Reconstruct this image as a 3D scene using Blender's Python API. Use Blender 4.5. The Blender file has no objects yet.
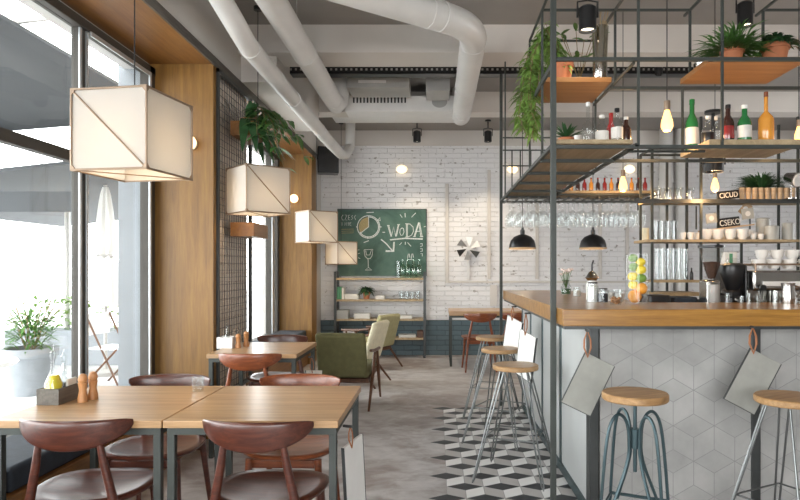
import bpy, bmesh, math, random
from mathutils import Vector, Matrix
R = math.radians
PI = math.pi
C = bpy.context.scene.collection
rnd = random.Random(7)

# ------------------------------------------------------------------ camera
cam = bpy.data.cameras.new('camera'); co = bpy.data.objects.new('camera', cam); C.objects.link(co)
co.location = (0, 0, 1.36); co.rotation_euler = (R(90), 0, 0)
cam.sensor_width = 36; cam.lens = 28.125; cam.shift_x = -0.04625; cam.shift_y = 0.02375
cam.clip_start = 0.05; cam.clip_end = 300
bpy.context.scene.camera = co
# ------------------------------------------------------------------ world, exposure
w = bpy.data.worlds.new('World'); bpy.context.scene.world = w; w.use_nodes = True
bg = w.node_tree.nodes['Background']
bg.inputs[0].default_value = (0.98, 0.99, 1.0, 1); bg.inputs[1].default_value = 11.0
vs = bpy.context.scene.view_settings
vs.view_transform = 'Standard'; vs.look = 'None'; vs.gamma = 1; vs.use_curve_mapping = False
vs.exposure = -0.12

def portal(name, loc, rot, sx, sy):
    l = bpy.data.lights.new(name, 'AREA'); l.shape = 'RECTANGLE'; l.size = sx; l.size_y = sy
    l.cycles.is_portal = True
    o = bpy.data.objects.new(name, l); C.objects.link(o); o.location = loc; o.rotation_euler = rot
portal('window_daylight_front', (-2.52, 1.0, 1.72), (0, R(-90), 0), 2.6, 8.0)
portal('window_daylight_far', (-2.52, 7.45, 1.72), (0, R(-90), 0), 2.6, 3.0)
portal('added_opening_portal_rear', (.4, -3.25, 1.6), (R(90), 0, 0), 3.6, 2.0)  # portal for the unseen opening added behind the camera for more light

portal('added_opening_portal_right', (6.72, 6.0, 1.9), (0, R(90), 0), 1.4, 2.0)  # portal for the unseen opening added in the right wall to brighten the back

# ------------------------------------------------------------------ node helper
class E:
    def __init__(s, nt, k): s.nt = nt; s.k = k
    def op(s, o, b=None, c=None):
        n = s.nt.nodes.new('ShaderNodeMath'); n.operation = o
        for i, v in enumerate((s, b, c)):
            if v is None: continue
            if isinstance(v, E): s.nt.links.new(v.k, n.inputs[i])
            else: n.inputs[i].default_value = v
        return E(s.nt, n.outputs[0])
    def __add__(s, b): return s.op('ADD', b)
    def __sub__(s, b): return s.op('SUBTRACT', b)
    def __mul__(s, b): return s.op('MULTIPLY', b)
    def __truediv__(s, b): return s.op('DIVIDE', b)
    def lt(s, b): return s.op('LESS_THAN', b)
    def gt(s, b): return s.op('GREATER_THAN', b)
    def abs(s): return s.op('ABSOLUTE')
def lerp(a, b, t): return a + (b - a) * t

def newmat(name):
    m = bpy.data.materials.new(name); m.use_nodes = True
    nt = m.node_tree; b = nt.nodes['Principled BSDF']
    return m, nt, b
def coords(nt):
    tc = nt.nodes.new('ShaderNodeTexCoord'); sp = nt.nodes.new('ShaderNodeSeparateXYZ')
    nt.links.new(tc.outputs['Object'], sp.inputs[0])
    return tc.outputs['Object'], E(nt, sp.outputs[0]), E(nt, sp.outputs[1]), E(nt, sp.outputs[2])
def noise(nt, vec, scale, detail=4, rough=.55, stretch=None, dist=0):
    if stretch:
        mp = nt.nodes.new('ShaderNodeMapping'); mp.inputs['Scale'].default_value = stretch
        nt.links.new(vec, mp.inputs[0]); vec = mp.outputs[0]
    n = nt.nodes.new('ShaderNodeTexNoise'); n.inputs['Scale'].default_value = scale
    n.inputs['Detail'].default_value = detail; n.inputs['Roughness'].default_value = rough
    n.inputs['Distortion'].default_value = dist
    nt.links.new(vec, n.inputs['Vector']); return n.outputs[0]
def ramp(nt, fac, stops):
    r = nt.nodes.new('ShaderNodeValToRGB'); cr = r.color_ramp
    while len(cr.elements) < len(stops): cr.elements.new(.5)
    for e, (p, c) in zip(cr.elements, stops):
        e.position = p; e.color = tuple(c) + (1,)
    nt.links.new(fac.k if isinstance(fac, E) else fac, r.inputs[0]); return r.outputs[0]
def mixc(nt, fac, a, b, mode='MIX'):
    m = nt.nodes.new('ShaderNodeMix'); m.data_type = 'RGBA'; m.blend_type = mode
    for v, i in ((fac, 0), (a, 6), (b, 7)):
        if isinstance(v, E): nt.links.new(v.k, m.inputs[i])
        elif isinstance(v, (int, float)): m.inputs[i].default_value = v
        elif isinstance(v, tuple): m.inputs[i].default_value = v + (1,)
        else: nt.links.new(v, m.inputs[i])
    return m.outputs[2]
def bump(nt, b, h, strength=.3, dist=.01):
    n = nt.nodes.new('ShaderNodeBump'); n.inputs['Strength'].default_value = strength; n.inputs['Distance'].default_value = dist
    nt.links.new(h.k if isinstance(h, E) else h, n.inputs['Height']); nt.links.new(n.outputs[0], b.inputs['Normal'])

def plain(name, col, rough=.5, metal=0, var=.12, scale=8, bmp=0, spec=None, coat=0):
    m, nt, b = newmat(name); v, x, y, z = coords(nt)
    n = noise(nt, v, scale)
    c = ramp(nt, n, [(.25, tuple(k * (1 - var) for k in col)), (.75, tuple(min(1, k * (1 + var)) for k in col))])
    nt.links.new(c, b.inputs['Base Color'])
    b.inputs['Roughness'].default_value = rough; b.inputs['Metallic'].default_value = metal
    if coat: b.inputs['Coat Weight'].default_value = coat; b.inputs['Coat Roughness'].default_value = .15
    if spec is not None: b.inputs['Specular IOR Level'].default_value = spec
    if bmp: bump(nt, b, noise(nt, v, scale * 8), bmp, .004)
    return m
def wood(name, c1, c2, axis='X', rough=.4, scale=1.0, c3=None, coat=0):
    m, nt, b = newmat(name); v, x, y, z = coords(nt)
    st = {'X': (.6, 9, 9), 'Y': (9, .6, 9), 'Z': (9, 9, .6)}[axis]
    n1 = noise(nt, v, 2.2 * scale, 5, .6, st, .6)
    n2 = noise(nt, v, 12 * scale, 3, .6, st)
    f = E(nt, n1) * .75 + E(nt, n2) * .25
    c = ramp(nt, f, [(.32, c1), (.5, tuple((p + q) / 2 for p, q in zip(c1, c2))), (.66, c2)])
    big = noise(nt, v, .9, 2)
    if c3: c = mixc(nt, (E(nt, big) - .45) * 2.0, c, c3)
    nt.links.new(c, b.inputs['Base Color']); b.inputs['Roughness'].default_value = rough
    if coat: b.inputs['Coat Weight'].default_value = coat; b.inputs['Coat Roughness'].default_value = .2
    bump(nt, b, n2, .08, .003)
    return m
def thin_glass(name, tint=(1, 1, 1), refl=.08, rough=.02):
    m, nt, b = newmat(name); nt.nodes.remove(b)
    out = nt.nodes['Material Output']
    t = nt.nodes.new('ShaderNodeBsdfTransparent'); t.inputs[0].default_value = tint + (1,)
    g = nt.nodes.new('ShaderNodeBsdfGlossy'); g.inputs['Roughness'].default_value = rough
    fr = nt.nodes.new('ShaderNodeLayerWeight'); fr.inputs[0].default_value = .35
    k = E(nt, fr.outputs['Facing']).op('POWER', 2.5) * .38 + refl
    mx = nt.nodes.new('ShaderNodeMixShader'); nt.links.new(k.k, mx.inputs[0])
    nt.links.new(t.outputs[0], mx.inputs[1]); nt.links.new(g.outputs[0], mx.inputs[2]); nt.links.new(mx.outputs[0], out.inputs[0])
    return m
def emit(name, col, s):
    m, nt, b = newmat(name)
    b.inputs['Base Color'].default_value = col + (1,); b.inputs['Emission Color'].default_value = col + (1,)
    b.inputs['Emission Strength'].default_value = s; return m
def rhombille(nt, x, y, s):
    w_ = math.sqrt(3) * s
    ra = lambda v, p: v - (v / p).op('ROUND') * p
    rb = lambda v, p: v - ((v / p).op('FLOOR') + .5) * p
    ax, ay, bx, by = ra(x, w_), ra(y, 3 * s), rb(x, w_), rb(y, 3 * s)
    t = (ax * ax + ay * ay).lt(bx * bx + by * by)
    dx, dy = lerp(bx, ax, t), lerp(by, ay, t)
    adx = dx.abs()
    top = dy.gt(adx * .57735)
    left = dx.lt(0.0)
    hexd = (adx.op('MAXIMUM', adx * .5 + dy.abs() * .866025) * -1) + w_ / 2
    r1 = (dy - adx * .57735).abs() * .866
    r2 = adx + dy.gt(0.0)
    edge = hexd.op('MINIMUM', r1).op('MINIMUM', r2)
    return dx, dy, top, left, edge

# ------------------------------------------------------------------ materials
M = {}
# floor
m, nt, b = newmat('concrete_floor'); v, x, y, z = coords(nt)
n1 = noise(nt, v, .9, 6, .6, None, 1.0); n2 = noise(nt, v, 5, 8, .65, (1, 1.6, 1), .5)
f = E(nt, n1) * .6 + E(nt, n2) * .4
conc = ramp(nt, f, [(.3, (.15, .12, .11)), (.44, (.31, .27, .255)), (.53, (.45, .43, .425)), (.68, (.64, .61, .60))])
dx, dy, top, left, edge = rhombille(nt, x - .06, y - .05, .133)
cx = x - dx
lr = mixc(nt, left, (.78, .77, .76), (.45, .43, .42))
pat = mixc(nt, top, lr, (.018, .021, .026))
pat = mixc(nt, edge.lt(.002), pat, (.3, .3, .3))
pat = mixc(nt, E(nt, n2) * .10, pat, (.33, .32, .31))
mk = cx.gt(.02) * (y - dy).lt(6.2) * top.op('MAXIMUM', x.gt(.06)) * x.lt(.9)
col = mixc(nt, mk, conc, pat)
nt.links.new(col, b.inputs['Base Color'])
rr = E(nt, n2) * .35 + .36
nt.links.new(rr.k, b.inputs['Roughness']); bump(nt, b, n2, .08, .004)
M['floor'] = m
# bar tiles
m, nt, b = newmat('rhombus_tile'); v, x, y, z = coords(nt)
dx, dy, top, left, edge = rhombille(nt, x - 1.419, z - .428, .131)
n1 = noise(nt, v, 3, 6); base = ramp(nt, n1, [(.3, (.29, .29, .28)), (.7, (.48, .475, .46))])
tone = mixc(nt, top, (1.0, 1.0, 1.0), (.93, .93, .93)); base = mixc(nt, 1.0, base, tone, 'MULTIPLY')
cc = mixc(nt, edge.lt(.0018), base, (.27, .27, .265))
nt.links.new(cc, b.inputs['Base Color']); b.inputs['Roughness'].default_value = .45
bump(nt, b, edge.op('MINIMUM', .004) * 100, .25, .004)
M['tile'] = m
# brick
def brick(name, c1, c2, mort, chip, chipthr, axes='XZ', rough=.7):
    m, nt, b = newmat(name); v, x, y, z = coords(nt)
    wob = (E(nt, noise(nt, v, 6, 3)) - .5) * .022; wob2 = (E(nt, noise(nt, v, 9, 3, .6, (1.3, 1, 1))) - .5) * .022
    cb = nt.nodes.new('ShaderNodeCombineXYZ'); nt.links.new(((x if axes[0] == 'X' else y) + wob2).k, cb.inputs[0]); nt.links.new((z + wob).k, cb.inputs[1])
    br = nt.nodes.new('ShaderNodeTexBrick'); nt.links.new(cb.outputs[0], br.inputs[0])
    br.inputs['Scale'].default_value = 1; br.inputs['Brick Width'].default_value = .26; br.inputs['Row Height'].default_value = .078
    br.inputs['Mortar Size'].default_value = .006; br.inputs['Mortar Smooth'].default_value = .5; br.inputs['Bias'].default_value = -.2
    br.inputs['Color1'].default_value = c1 + (1,); br.inputs['Color2'].default_value = c2 + (1,); br.inputs['Mortar'].default_value = mort + (1,)
    n = noise(nt, v, 11, 5, .62, (1, 1, 1.3)); n2 = noise(nt, v, 1.2, 4)
    k = E(nt, n).gt(chipthr)
    c = mixc(nt, k, br.outputs[0], chip)
    c = mixc(nt, E(nt, n2) * .4, c, tuple(q * .8 for q in c1))
    nt.links.new(c, b.inputs['Base Color']); b.inputs['Roughness'].default_value = rough
    h = (E(nt, br.outputs[1]) * -1 + 1) + E(nt, noise(nt, v, 30, 4)) * .5 - k * .5
    bump(nt, b, h, .8, .012)
    return m
M['brick'] = brick('white_painted_brick', (.85, .84, .84), (.89, .88, .88), (.80, .79, .79), (.42, .38, .35), .635)
M['brick_teal'] = brick('dark_teal_brick', (.12, .175, .20), (.085, .135, .155), (.05, .07, .08), (.16, .2, .22), .69, rough=.5)
M['pier'] = brick('beige_painted_brick', (.70, .60, .52), (.76, .66, .57), (.6, .5, .43), (.35, .28, .24), .66, 'YZ')
M['plaster'] = plain('plaster', (.52, .50, .48), .85, var=.06, scale=2)
M['ceiling'] = plain('ceiling_paint', (.29, .27, .25), .9, var=.07, scale=1.5)
M['beam'] = plain('beam_paint', (.66, .62, .575), .9, var=.05, scale=1.5)
M['oak_v'] = wood('oak_panel', (.165, .078, .017), (.33, .17, .04), 'Z', .42)
M['oak_y'] = wood('oak_panel_lengthwise', (.17, .07, .017), (.31, .14, .035), 'Y', .42)
M['bar_top'] = wood('bar_oak', (.20, .085, .014), (.44, .22, .045), 'X', .28, 1.4, coat=.25)
M['table_top'] = wood('table_oak', (.31, .175, .08), (.58, .37, .19), 'X', .35, 1.0, (.60, .29, .13), coat=.2)
M['shelf_wood'] = wood('shelf_plywood', (.28, .12, .035), (.44, .215, .07), 'X', .5)
M['shelf_pale'] = wood('shelf_pale_board', (.30, .22, .12), (.50, .38, .23), 'Y', .55)
M['seat_wood'] = wood('stool_seat_wood', (.26, .14, .055), (.48, .29, .13), 'X', .4, 2)
M['walnut'] = wood('walnut', (.035, .010, .007), (.12, .033, .018), 'X', .3, 2.5, coat=.35)
M['walnut_red'] = wood('reddish_walnut', (.11, .025, .009), (.29, .08, .025), 'X', .3, 2.5, coat=.35)
M['dark_wood'] = wood('dark_wood', (.07, .03, .015), (.16, .07, .035), 'Z', .4, 3)
M['pale_wood'] = wood('pale_wood', (.42, .28, .16), (.62, .45, .28), 'X', .5, 2)
M['orange_wood'] = wood('turned_beech', (.40, .17, .06), (.62, .31, .13), 'Z', .4, 3)
M['grey_wood'] = wood('grey_stained_wood', (.09, .08, .07), (.17, .155, .13), 'Y', .6, 3)
M['steel'] = plain('dark_steel', (.075, .08, .08), .42, .6, .15)
M['steel_frame'] = plain('grey_green_steel', (.05, .057, .052), .5, .25, .15)
M['teal_steel'] = plain('blue_grey_steel', (.055, .09, .10), .35, .5, .15)
M['zinc'] = plain('zinc_rod', (.20, .21, .21), .35, .8, .1)
M['chrome'] = plain('chrome', (.50, .49, .47), .2, 1, .05)
M['bronze'] = plain('bronze_rod', (.33, .24, .17), .4, .6, .1)
M['black'] = plain('black_enamel', (.012, .012, .013), .32, 0, .1)
M['rubber'] = plain('black_rubber', (.02, .02, .02), .7)
M['pipe'] = plain('painted_pipe', (.66, .645, .62), .45, 0, .08, 3, coat=.15)
M['white_metal'] = plain('white_metal', (.74, .73, .71), .4, 0, .04)
M['grey_metal'] = plain('grey_metal', (.40, .39, .37), .5, .2, .06)
M['alu'] = plain('aluminium_frame', (.55, .58, .60), .35, .6, .06)
M['frame_dark'] = plain('window_frame', (.055, .048, .04), .65, 0, .1)
M['olive'] = plain('olive_fabric', (.125, .118, .05), .9, 0, .15, 20, .25)
M['cream'] = plain('cream_fabric', (.68, .63, .46), .9, 0, .1, 20, .25)
M['khaki'] = plain('khaki_fabric', (.40, .37, .20), .9, 0, .1, 20, .25)
M['navy'] = plain('navy_fabric', (.03, .038, .05), .85, 0, .2, 20, .25)
M['grey_felt'] = plain('grey_board', (.33, .33, .30), .8, 0, .1, 10, .1)
M['white_board'] = plain('white_board', (.80, .80, .78), .6, 0, .04)
M['leather'] = plain('tan_leather', (.34, .13, .05), .5, 0, .15, 20)
M['ceramic'] = plain('white_ceramic', (.80, .79, .76), .2, 0, .03)
M['stone'] = plain('grey_stoneware', (.42, .42, .39), .45, 0, .08)
M['terracotta'] = plain('terracotta', (.50, .18, .08), .75, 0, .15, 12)
M['soil'] = plain('potting_soil', (.05, .032, .02), .95)
M['leaf'] = plain('green_leaf', (.07, .17, .035), .5, 0, .5, 14)
M['leaf_light'] = plain('light_green_leaf', (.20, .34, .07), .5, 0, .4, 14)
M['leaf_dark'] = plain('dark_green_leaf', (.035, .10, .035), .45, 0, .5, 14)
M['stem'] = plain('plant_stem', (.22, .16, .07), .7)
M['twig'] = plain('dry_twig', (.35, .26, .15), .8)
M['paper'] = plain('paper', (.78, .76, .70), .8, 0, .05)
M['green_book'] = plain('green_cover', (.10, .32, .17), .6)
M['cardboard'] = plain('cardboard', (.36, .27, .17), .8)
M['chalk'] = plain('chalk', (.78, .82, .78), .95, 0, .25, 60)
M['chalk_amber'] = plain('amber_chalk', (.42, .34, .17), .95, 0, .25, 60)
m, nt, b = newmat('green_chalkboard'); v, x, y, z = coords(nt)
n1 = noise(nt, v, 2.2, 6, .6, None, 1.2)
nt.links.new(ramp(nt, n1, [(.35, (.03, .085, .06)), (.7, (.10, .19, .145))]), b.inputs['Base Color']); b.inputs['Roughness'].default_value = .5
M['chalkboard'] = m
M['glass'] = thin_glass('clear_glass', (.94, .955, .955), .06)
M['jar_glass'] = thin_glass('clear_jar_glass', (.985, .99, .99), .02)
M['mirror_glass'] = thin_glass('silvered_glass', (.80, .78, .70), .30, .12)
M['carafe_glass'] = thin_glass('greenish_carafe_glass', (.70, .85, .76), .16, .1)
M['pane'] = thin_glass('window_pane', (.97, .985, .98), .02)
M['green_glass'] = plain('green_bottle_glass', (.02, .17, .05), .08, 0, .2, 6, coat=.6)
M['dark_glass'] = plain('dark_bottle_glass', (.05, .02, .015), .08, 0, .2, 6, coat=.6)
M['amber'] = plain('amber_liquor', (.75, .32, .05), .1, 0, .15, 6, coat=.6)
M['oil'] = plain('olive_oil', (.72, .60, .04), .12, 0, .1, 6, coat=.5)
M['red_liquor'] = plain('red_liquor', (.28, .03, .03), .1, 0, .15, 6, coat=.6)
M['label'] = plain('paper_label', (.75, .73, .68), .7)
M['beans'] = plain('coffee_beans', (.055, .022, .012), .4, 0, .5, 120, .8)
M['lemon'] = plain('lemon_skin', (.85, .68, .05), .45, 0, .08, 20, .1)
M['lime'] = plain('lime_skin', (.16, .30, .04), .45, 0, .15, 20, .1)
M['orange'] = plain('orange_skin', (.85, .36, .04), .45, 0, .08, 20, .15)
M['nuts'] = plain('mixed_nuts', (.45, .22, .10), .6, 0, .4, 60, .5)
M['petal'] = plain('petals', (.82, .70, .66), .6, 0, .2, 30)
M['pavement'] = plain('pavement', (.50, .50, .50), .8, 0, .1, 1)
M['awning'] = plain('dark_awning_canvas', (.045, .05, .055), .8, 0, .15, 1)
M['canvas'] = plain('white_canvas', (.75, .75, .73), .8, 0, .04)
M['concrete'] = plain('grey_concrete', (.24, .26, .28), .8, 0, .1, 3)
M['side_panel'] = plain('pale_side_panel', (.50, .52, .52), .35, 0, .06, 2)
M['warm_bulb'] = emit('warm_filament_glow', (1.0, .60, .20), 2.6)
M['warm_disc'] = emit('warm_lamp_glow', (1.0, .74, .42), 2.5)
M['soft_glow'] = emit('soft_globe_glow', (1.0, .80, .52), 1.8)
M['spot_glow'] = emit('spot_lens_glow', (1.0, .88, .7), 4)
# lampshade: translucent cloth
m, nt, b = newmat('lampshade_cloth'); out = nt.nodes['Material Output']
tr = nt.nodes.new('ShaderNodeBsdfTranslucent'); tr.inputs[0].default_value = (.72, .70, .66, 1)
b.inputs['Base Color'].default_value = (.72, .70, .675, 1); b.inputs['Roughness'].default_value = .8
mx = nt.nodes.new('ShaderNodeMixShader'); mx.inputs[0].default_value = .5
nt.links.new(b.outputs[0], mx.inputs[1]); nt.links.new(tr.outputs[0], mx.inputs[2]); nt.links.new(mx.outputs[0], out.inputs[0])
v, x, y, z = coords(nt); bump(nt, b, noise(nt, v, 200, 2), .05, .002)
M['shade'] = m

# ------------------------------------------------------------------ mesh helpers
class MB:
    def __init__(s): s.bm = bmesh.new()
    def box(s, x0, x1, y0, y1, z0, z1, mat=None):
        vs_ = [s.bm.verts.new(p) for p in ((x0, y0, z0), (x1, y0, z0), (x1, y1, z0), (x0, y1, z0), (x0, y0, z1), (x1, y0, z1), (x1, y1, z1), (x0, y1, z1))]
        if mat is not None:
            for q in vs_: q.co = mat @ q.co
        for f in ((0, 3, 2, 1), (4, 5, 6, 7), (0, 1, 5, 4), (1, 2, 6, 5), (2, 3, 7, 6), (3, 0, 4, 7)): s.bm.faces.new([vs_[i] for i in f])
        return s
    def cyl(s, p0, p1, r0, r1=None, seg=14):
        p0, p1 = Vector(p0), Vector(p1); r1 = r0 if r1 is None else r1
        d = (p1 - p0).normalized(); a = d.orthogonal().normalized(); b_ = d.cross(a)
        ra, rb = [], []
        for i in range(seg):
            t = 2 * PI * i / seg; o = a * math.cos(t) + b_ * math.sin(t)
            ra.append(s.bm.verts.new(p0 + o * r0)); rb.append(s.bm.verts.new(p1 + o * r1))
        for i in range(seg):
            j = (i + 1) % seg; s.bm.faces.new((ra[i], ra[j], rb[j], rb[i]))
        s.bm.faces.new(ra[::-1]); s.bm.faces.new(rb); return s
    def tube(s, pts, r, seg=8, closed=False):
        pts = [Vector(p) for p in pts]; n = len(pts); rings = []
        rr_ = r if isinstance(r, (list, tuple)) else [r] * n
        prev = None
        for i, p in enumerate(pts):
            if closed: d = pts[(i + 1) % n] - pts[i - 1]
            else: d = pts[min(i + 1, n - 1)] - pts[max(i - 1, 0)]
            d.normalize()
            a = d.orthogonal().normalized() if prev is None else (prev - d * prev.dot(d)).normalized()
            prev = a; b_ = d.cross(a)
            rings.append([s.bm.verts.new(p + (a * math.cos(2 * PI * k / seg) + b_ * math.sin(2 * PI * k / seg)) * rr_[i]) for k in range(seg)])
        m_ = n if closed else n - 1
        for i in range(m_):
            A, B = rings[i], rings[(i + 1) % n]
            for k in range(seg):
                l = (k + 1) % seg; s.bm.faces.new((A[k], A[l], B[l], B[k]))
        if not closed: s.bm.faces.new(rings[0][::-1]); s.bm.faces.new(rings[-1])
        return s
    def lathe(s, prof, c=(0, 0, 0), seg=24, sx=1, sy=1):
        rings = []
        for r_, z_ in prof:
            if r_ < 1e-5: rings.append([s.bm.verts.new((c[0], c[1], c[2] + z_))])
            else: rings.append([s.bm.verts.new((c[0] + r_ * sx * math.cos(2 * PI * k / seg), c[1] + r_ * sy * math.sin(2 * PI * k / seg), c[2] + z_)) for k in range(seg)])
        for A, B in zip(rings, rings[1:]):
            for k in range(seg):
                l = (k + 1) % seg
                if len(A) == 1 and len(B) == 1: continue
                if len(A) == 1: s.bm.faces.new((A[0], B[l], B[k]))
                elif len(B) == 1: s.bm.faces.new((A[k], A[l], B[0]))
                else: s.bm.faces.new((A[k], A[l], B[l], B[k]))
        return s
    def ball(s, c, r, sc=(1, 1, 1), seg=16, rings=10):
        prof = [(math.sin(PI * i / rings) * r, -math.cos(PI * i / rings) * r * sc[2]) for i in range(rings + 1)]
        prof[0] = (0, -r * sc[2]); prof[-1] = (0, r * sc[2])
        return s.lathe(prof, c, seg, sc[0], sc[1])
    def prism(s, pts, vec):
        vec = Vector(vec); A = [s.bm.verts.new(p) for p in pts]; B = [s.bm.verts.new(Vector(p) + vec) for p in pts]
        n = len(pts); s.bm.faces.new(A[::-1]); s.bm.faces.new(B)
        for i in range(n):
            j = (i + 1) % n; s.bm.faces.new((A[i], A[j], B[j], B[i]))
        return s
    def grid(s, fn, nu, nv):
        g = [[s.bm.verts.new(fn(u / nu, v / nv)) for v in range(nv + 1)] for u in range(nu + 1)]
        for u in range(nu):
            for v_ in range(nv): s.bm.faces.new((g[u][v_], g[u + 1][v_], g[u + 1][v_ + 1], g[u][v_ + 1]))
        return s
    def leaf(s, p, d, L, W, droop=.3, up=Vector((0, 0, 1)), n=4):
        p = Vector(p); d = Vector(d).normalized(); side = d.cross(up)
        if side.length < .05: side = Vector((1, 0, 0))
        side.normalize(); prev = None
        for i in range(n + 1):
            t = i / n; c = p + d * (L * t) - up * (droop * L * t * t)
            wd = W * .5 * math.sin(PI * min(.98, .08 + t * .9)) ** .8
            a, b_, mm = s.bm.verts.new(c - side * wd), s.bm.verts.new(c + side * wd), s.bm.verts.new(c - up * (wd * .25))
            if prev:
                s.bm.faces.new((prev[0], prev[2], mm, a)); s.bm.faces.new((prev[2], prev[1], b_, mm))
            prev = (a, b_, mm)
        return s
    def build(s, name, mat, parent=None, smooth=True, bev=0, loc=None, sub=0, solid=0, angle=35):
        bmesh.ops.recalc_face_normals(s.bm, faces=s.bm.faces)
        me = bpy.data.meshes.new(name); s.bm.to_mesh(me); s.bm.free()
        if smooth:
            me.shade_smooth(); me.set_sharp_from_angle(angle=R(angle))
        me.materials.append(M[mat] if isinstance(mat, str) else mat)
        o = bpy.data.objects.new(name, me); C.objects.link(o)
        if parent: o.parent = parent
        if loc: o.location = loc
        if solid: q = o.modifiers.new('s', 'SOLIDIFY'); q.thickness = solid
        if bev:
            q = o.modifiers.new('b', 'BEVEL'); q.width = bev; q.segments = 3; q.limit_method = 'ANGLE'; q.angle_limit = R(40)
        if sub: q = o.modifiers.new('u', 'SUBSURF'); q.levels = sub; q.render_levels = sub
        return o
def thing(name, label, cat, loc=(0, 0, 0), rz=0, group=None):
    o = bpy.data.objects.new(name, None); C.objects.link(o); o.location = loc; o.rotation_euler = (0, 0, rz)
    o.empty_display_size = .1
    return tag(o, label, cat, group)
def tag(o, label, cat, group=None):
    o['label'] = label; o['category'] = cat
    if group: o['group'] = group
    return o
def struct(o):
    o['kind'] = 'structure'; return o
def dup(root, loc, rz=None, label=None, group=None):
    r = root.copy(); C.objects.link(r); r.location = loc
    if rz is not None: r.rotation_euler = (0, 0, rz)
    if label: r['label'] = label
    if group: r['group'] = group
    for ch in list(root.children):
        c = ch.copy(); C.objects.link(c); c.parent = r
        for g in ch.children:
            d = g.copy(); C.objects.link(d); d.parent = c
    return r
def X(px, d): return (px - 437) * d / 625
def Z(py, d): return 1.36 - (py - 269) * d / 625
def lamp(name, kind, loc, energy, col=(1, .8, .55), size=.05, rot=None, parent=None, spot=None):
    l = bpy.data.lights.new(name, kind); l.energy = energy; l.color = col
    if kind in ('POINT', 'SPOT'): l.shadow_soft_size = size
    if spot: l.spot_size = R(spot); l.spot_blend = .6
    o = bpy.data.objects.new(name, l); C.objects.link(o); o.location = loc
    if rot: o.rotation_euler = rot
    if parent: o.parent = parent
    return o

# ================================================================== SETTING
struct(MB().box(-2.5, 6.5, -3.3, 10.1, -.12, 0).build('floor', 'floor', smooth=False))
struct(MB().box(-2.5, 6.5, -3.3, 10.1, 3.55, 3.7).build('ceiling', 'ceiling', smooth=False))
struct(MB().box(-1.86, 6.5, 9.9, 10.1, .55, 3.31).build('wall_back', 'brick', smooth=False))
struct(MB().box(-1.86, 6.5, 9.885, 10.1, 0, .55).build('wall_back_lower', 'brick_teal', smooth=False))
struct(MB().box(-1.86, 6.5, 9.88, 10.1, 3.31, 3.55).build('wall_back_upper', 'beam', smooth=False))
struct(MB().box(6.5, 6.7, -3.3, 5.0, 0, 3.55).box(6.5, 6.7, 7.0, 10.1, 0, 3.55).box(6.5, 6.7, 5.0, 7.0, 0, 1.2).box(6.5, 6.7, 5.0, 7.0, 2.6, 3.55).build('wall_right', 'plaster', smooth=False))  # unseen opening added in this wall to light the back wall
rw = MB().box(-2.5, 6.5, -3.3, -3.15, 2.6, 3.55).box(-2.5, 6.5, -3.3, -3.15, 0, .6)
rw.box(-2.5, -1.4, -3.3, -3.15, .6, 2.6).box(2.2, 6.5, -3.3, -3.15, .6, 2.6)  # gap between these piers is an added, unseen opening for light on the bar
struct(rw.build('wall_rear', 'plaster', smooth=False))
lw = MB().box(-2.5, -2.3, -3.3, 5.0, 0, .42).box(-2.5, -2.3, -3.3, 5.0, 2.96, 3.55)
lw.box(-2.5, -2.3, 6.0, 8.95, 0, .42).box(-2.5, -2.3, 6.0, 8.95, 2.96, 3.55)
struct(lw.build('wall_left', 'plaster', smooth=False))
struct(MB().box(-2.5, -1.83, 5.07, 5.99, 0, 3.55).build('wall_left_pier', 'pier', smooth=False))
struct(MB().box(-2.55, -2.3, 5.0, 5.069, 0, 3.55).box(-2.5, -2.3, 4.995, 5.0, 0, 3).build('trim_1', 'concrete', smooth=False))
struct(MB().box(-2.5, -1.84, 8.96, 10.1, 0, 3.55).build('wall_left_corner', 'plaster', smooth=False))
struct(MB().box(-2.3, -1.79, 5.0, 5.065, 0, 3.0).build('trim_2', 'oak_v', smooth=False))
struct(MB().box(-2.3, -1.79, 8.93, 9.3, 0, 3.0).build('trim_3', 'oak_v', smooth=False))
struct(MB().box(-2.3, -1.79, -3.1, 5.0, 3.0, 3.035).build('trim_4', 'oak_y', smooth=False))
struct(MB().box(-2.3, -1.79, 5.99, 8.93, 3.0, 3.035).build('trim_5', 'oak_y', smooth=False))
struct(MB().box(-1.79, -1.775, -3.1, 9.3, 2.99, 3.06).build('trim_6', 'grey_wood', smooth=False))
struct(MB().box(-2.3, -1.785, -3.1, 5.69, 3.061, 3.55).box(-2.3, -1.46, 5.69, 7.72, 3.061, 3.55).box(-2.3, -1.785, 7.72, 9.88, 3.061, 3.55).build('ceiling_beam_side', 'beam', smooth=False))
struct(MB().box(-1.785, 6.5, 5.60, 5.69, 3.3, 3.55).box(-1.46, 6.5, 5.69, 6.0, 3.3, 3.55).build('ceiling_beam_front', 'beam', smooth=False))
struct(MB().box(-1.785, 6.5, 7.72, 8.0, 3.3, 3.55).build('ceiling_beam_rear', 'beam', smooth=False))
struct(MB().box(-1.84, 6.5, 9.87, 9.884, 0, .09).build('baseboard_back', 'brick_teal', smooth=False))
# pilasters and ledge on the back wall
tw = MB()
for px, y0, y1 in ((447, 184, 283), (489, 170, 279), (537, 196, 279), (600, 200, 279), (627, 200, 272)):
    x_ = X(px, 9.9); tw.box(x_ - .025, x_ + .025, 9.875, 9.9, Z(y1, 9.9), Z(y0, 9.9))
tw.box(X(447, 9.9), X(640, 9.9), 9.88, 9.9, Z(283, 9.9), Z(281, 9.9))
tw.box(X(490, 9.9), X(497, 9.9), 9.872, 9.9, Z(306, 9.9), Z(285, 9.9))
struct(tw.build('trim_7', 'beam', smooth=False, bev=.004))

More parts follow.
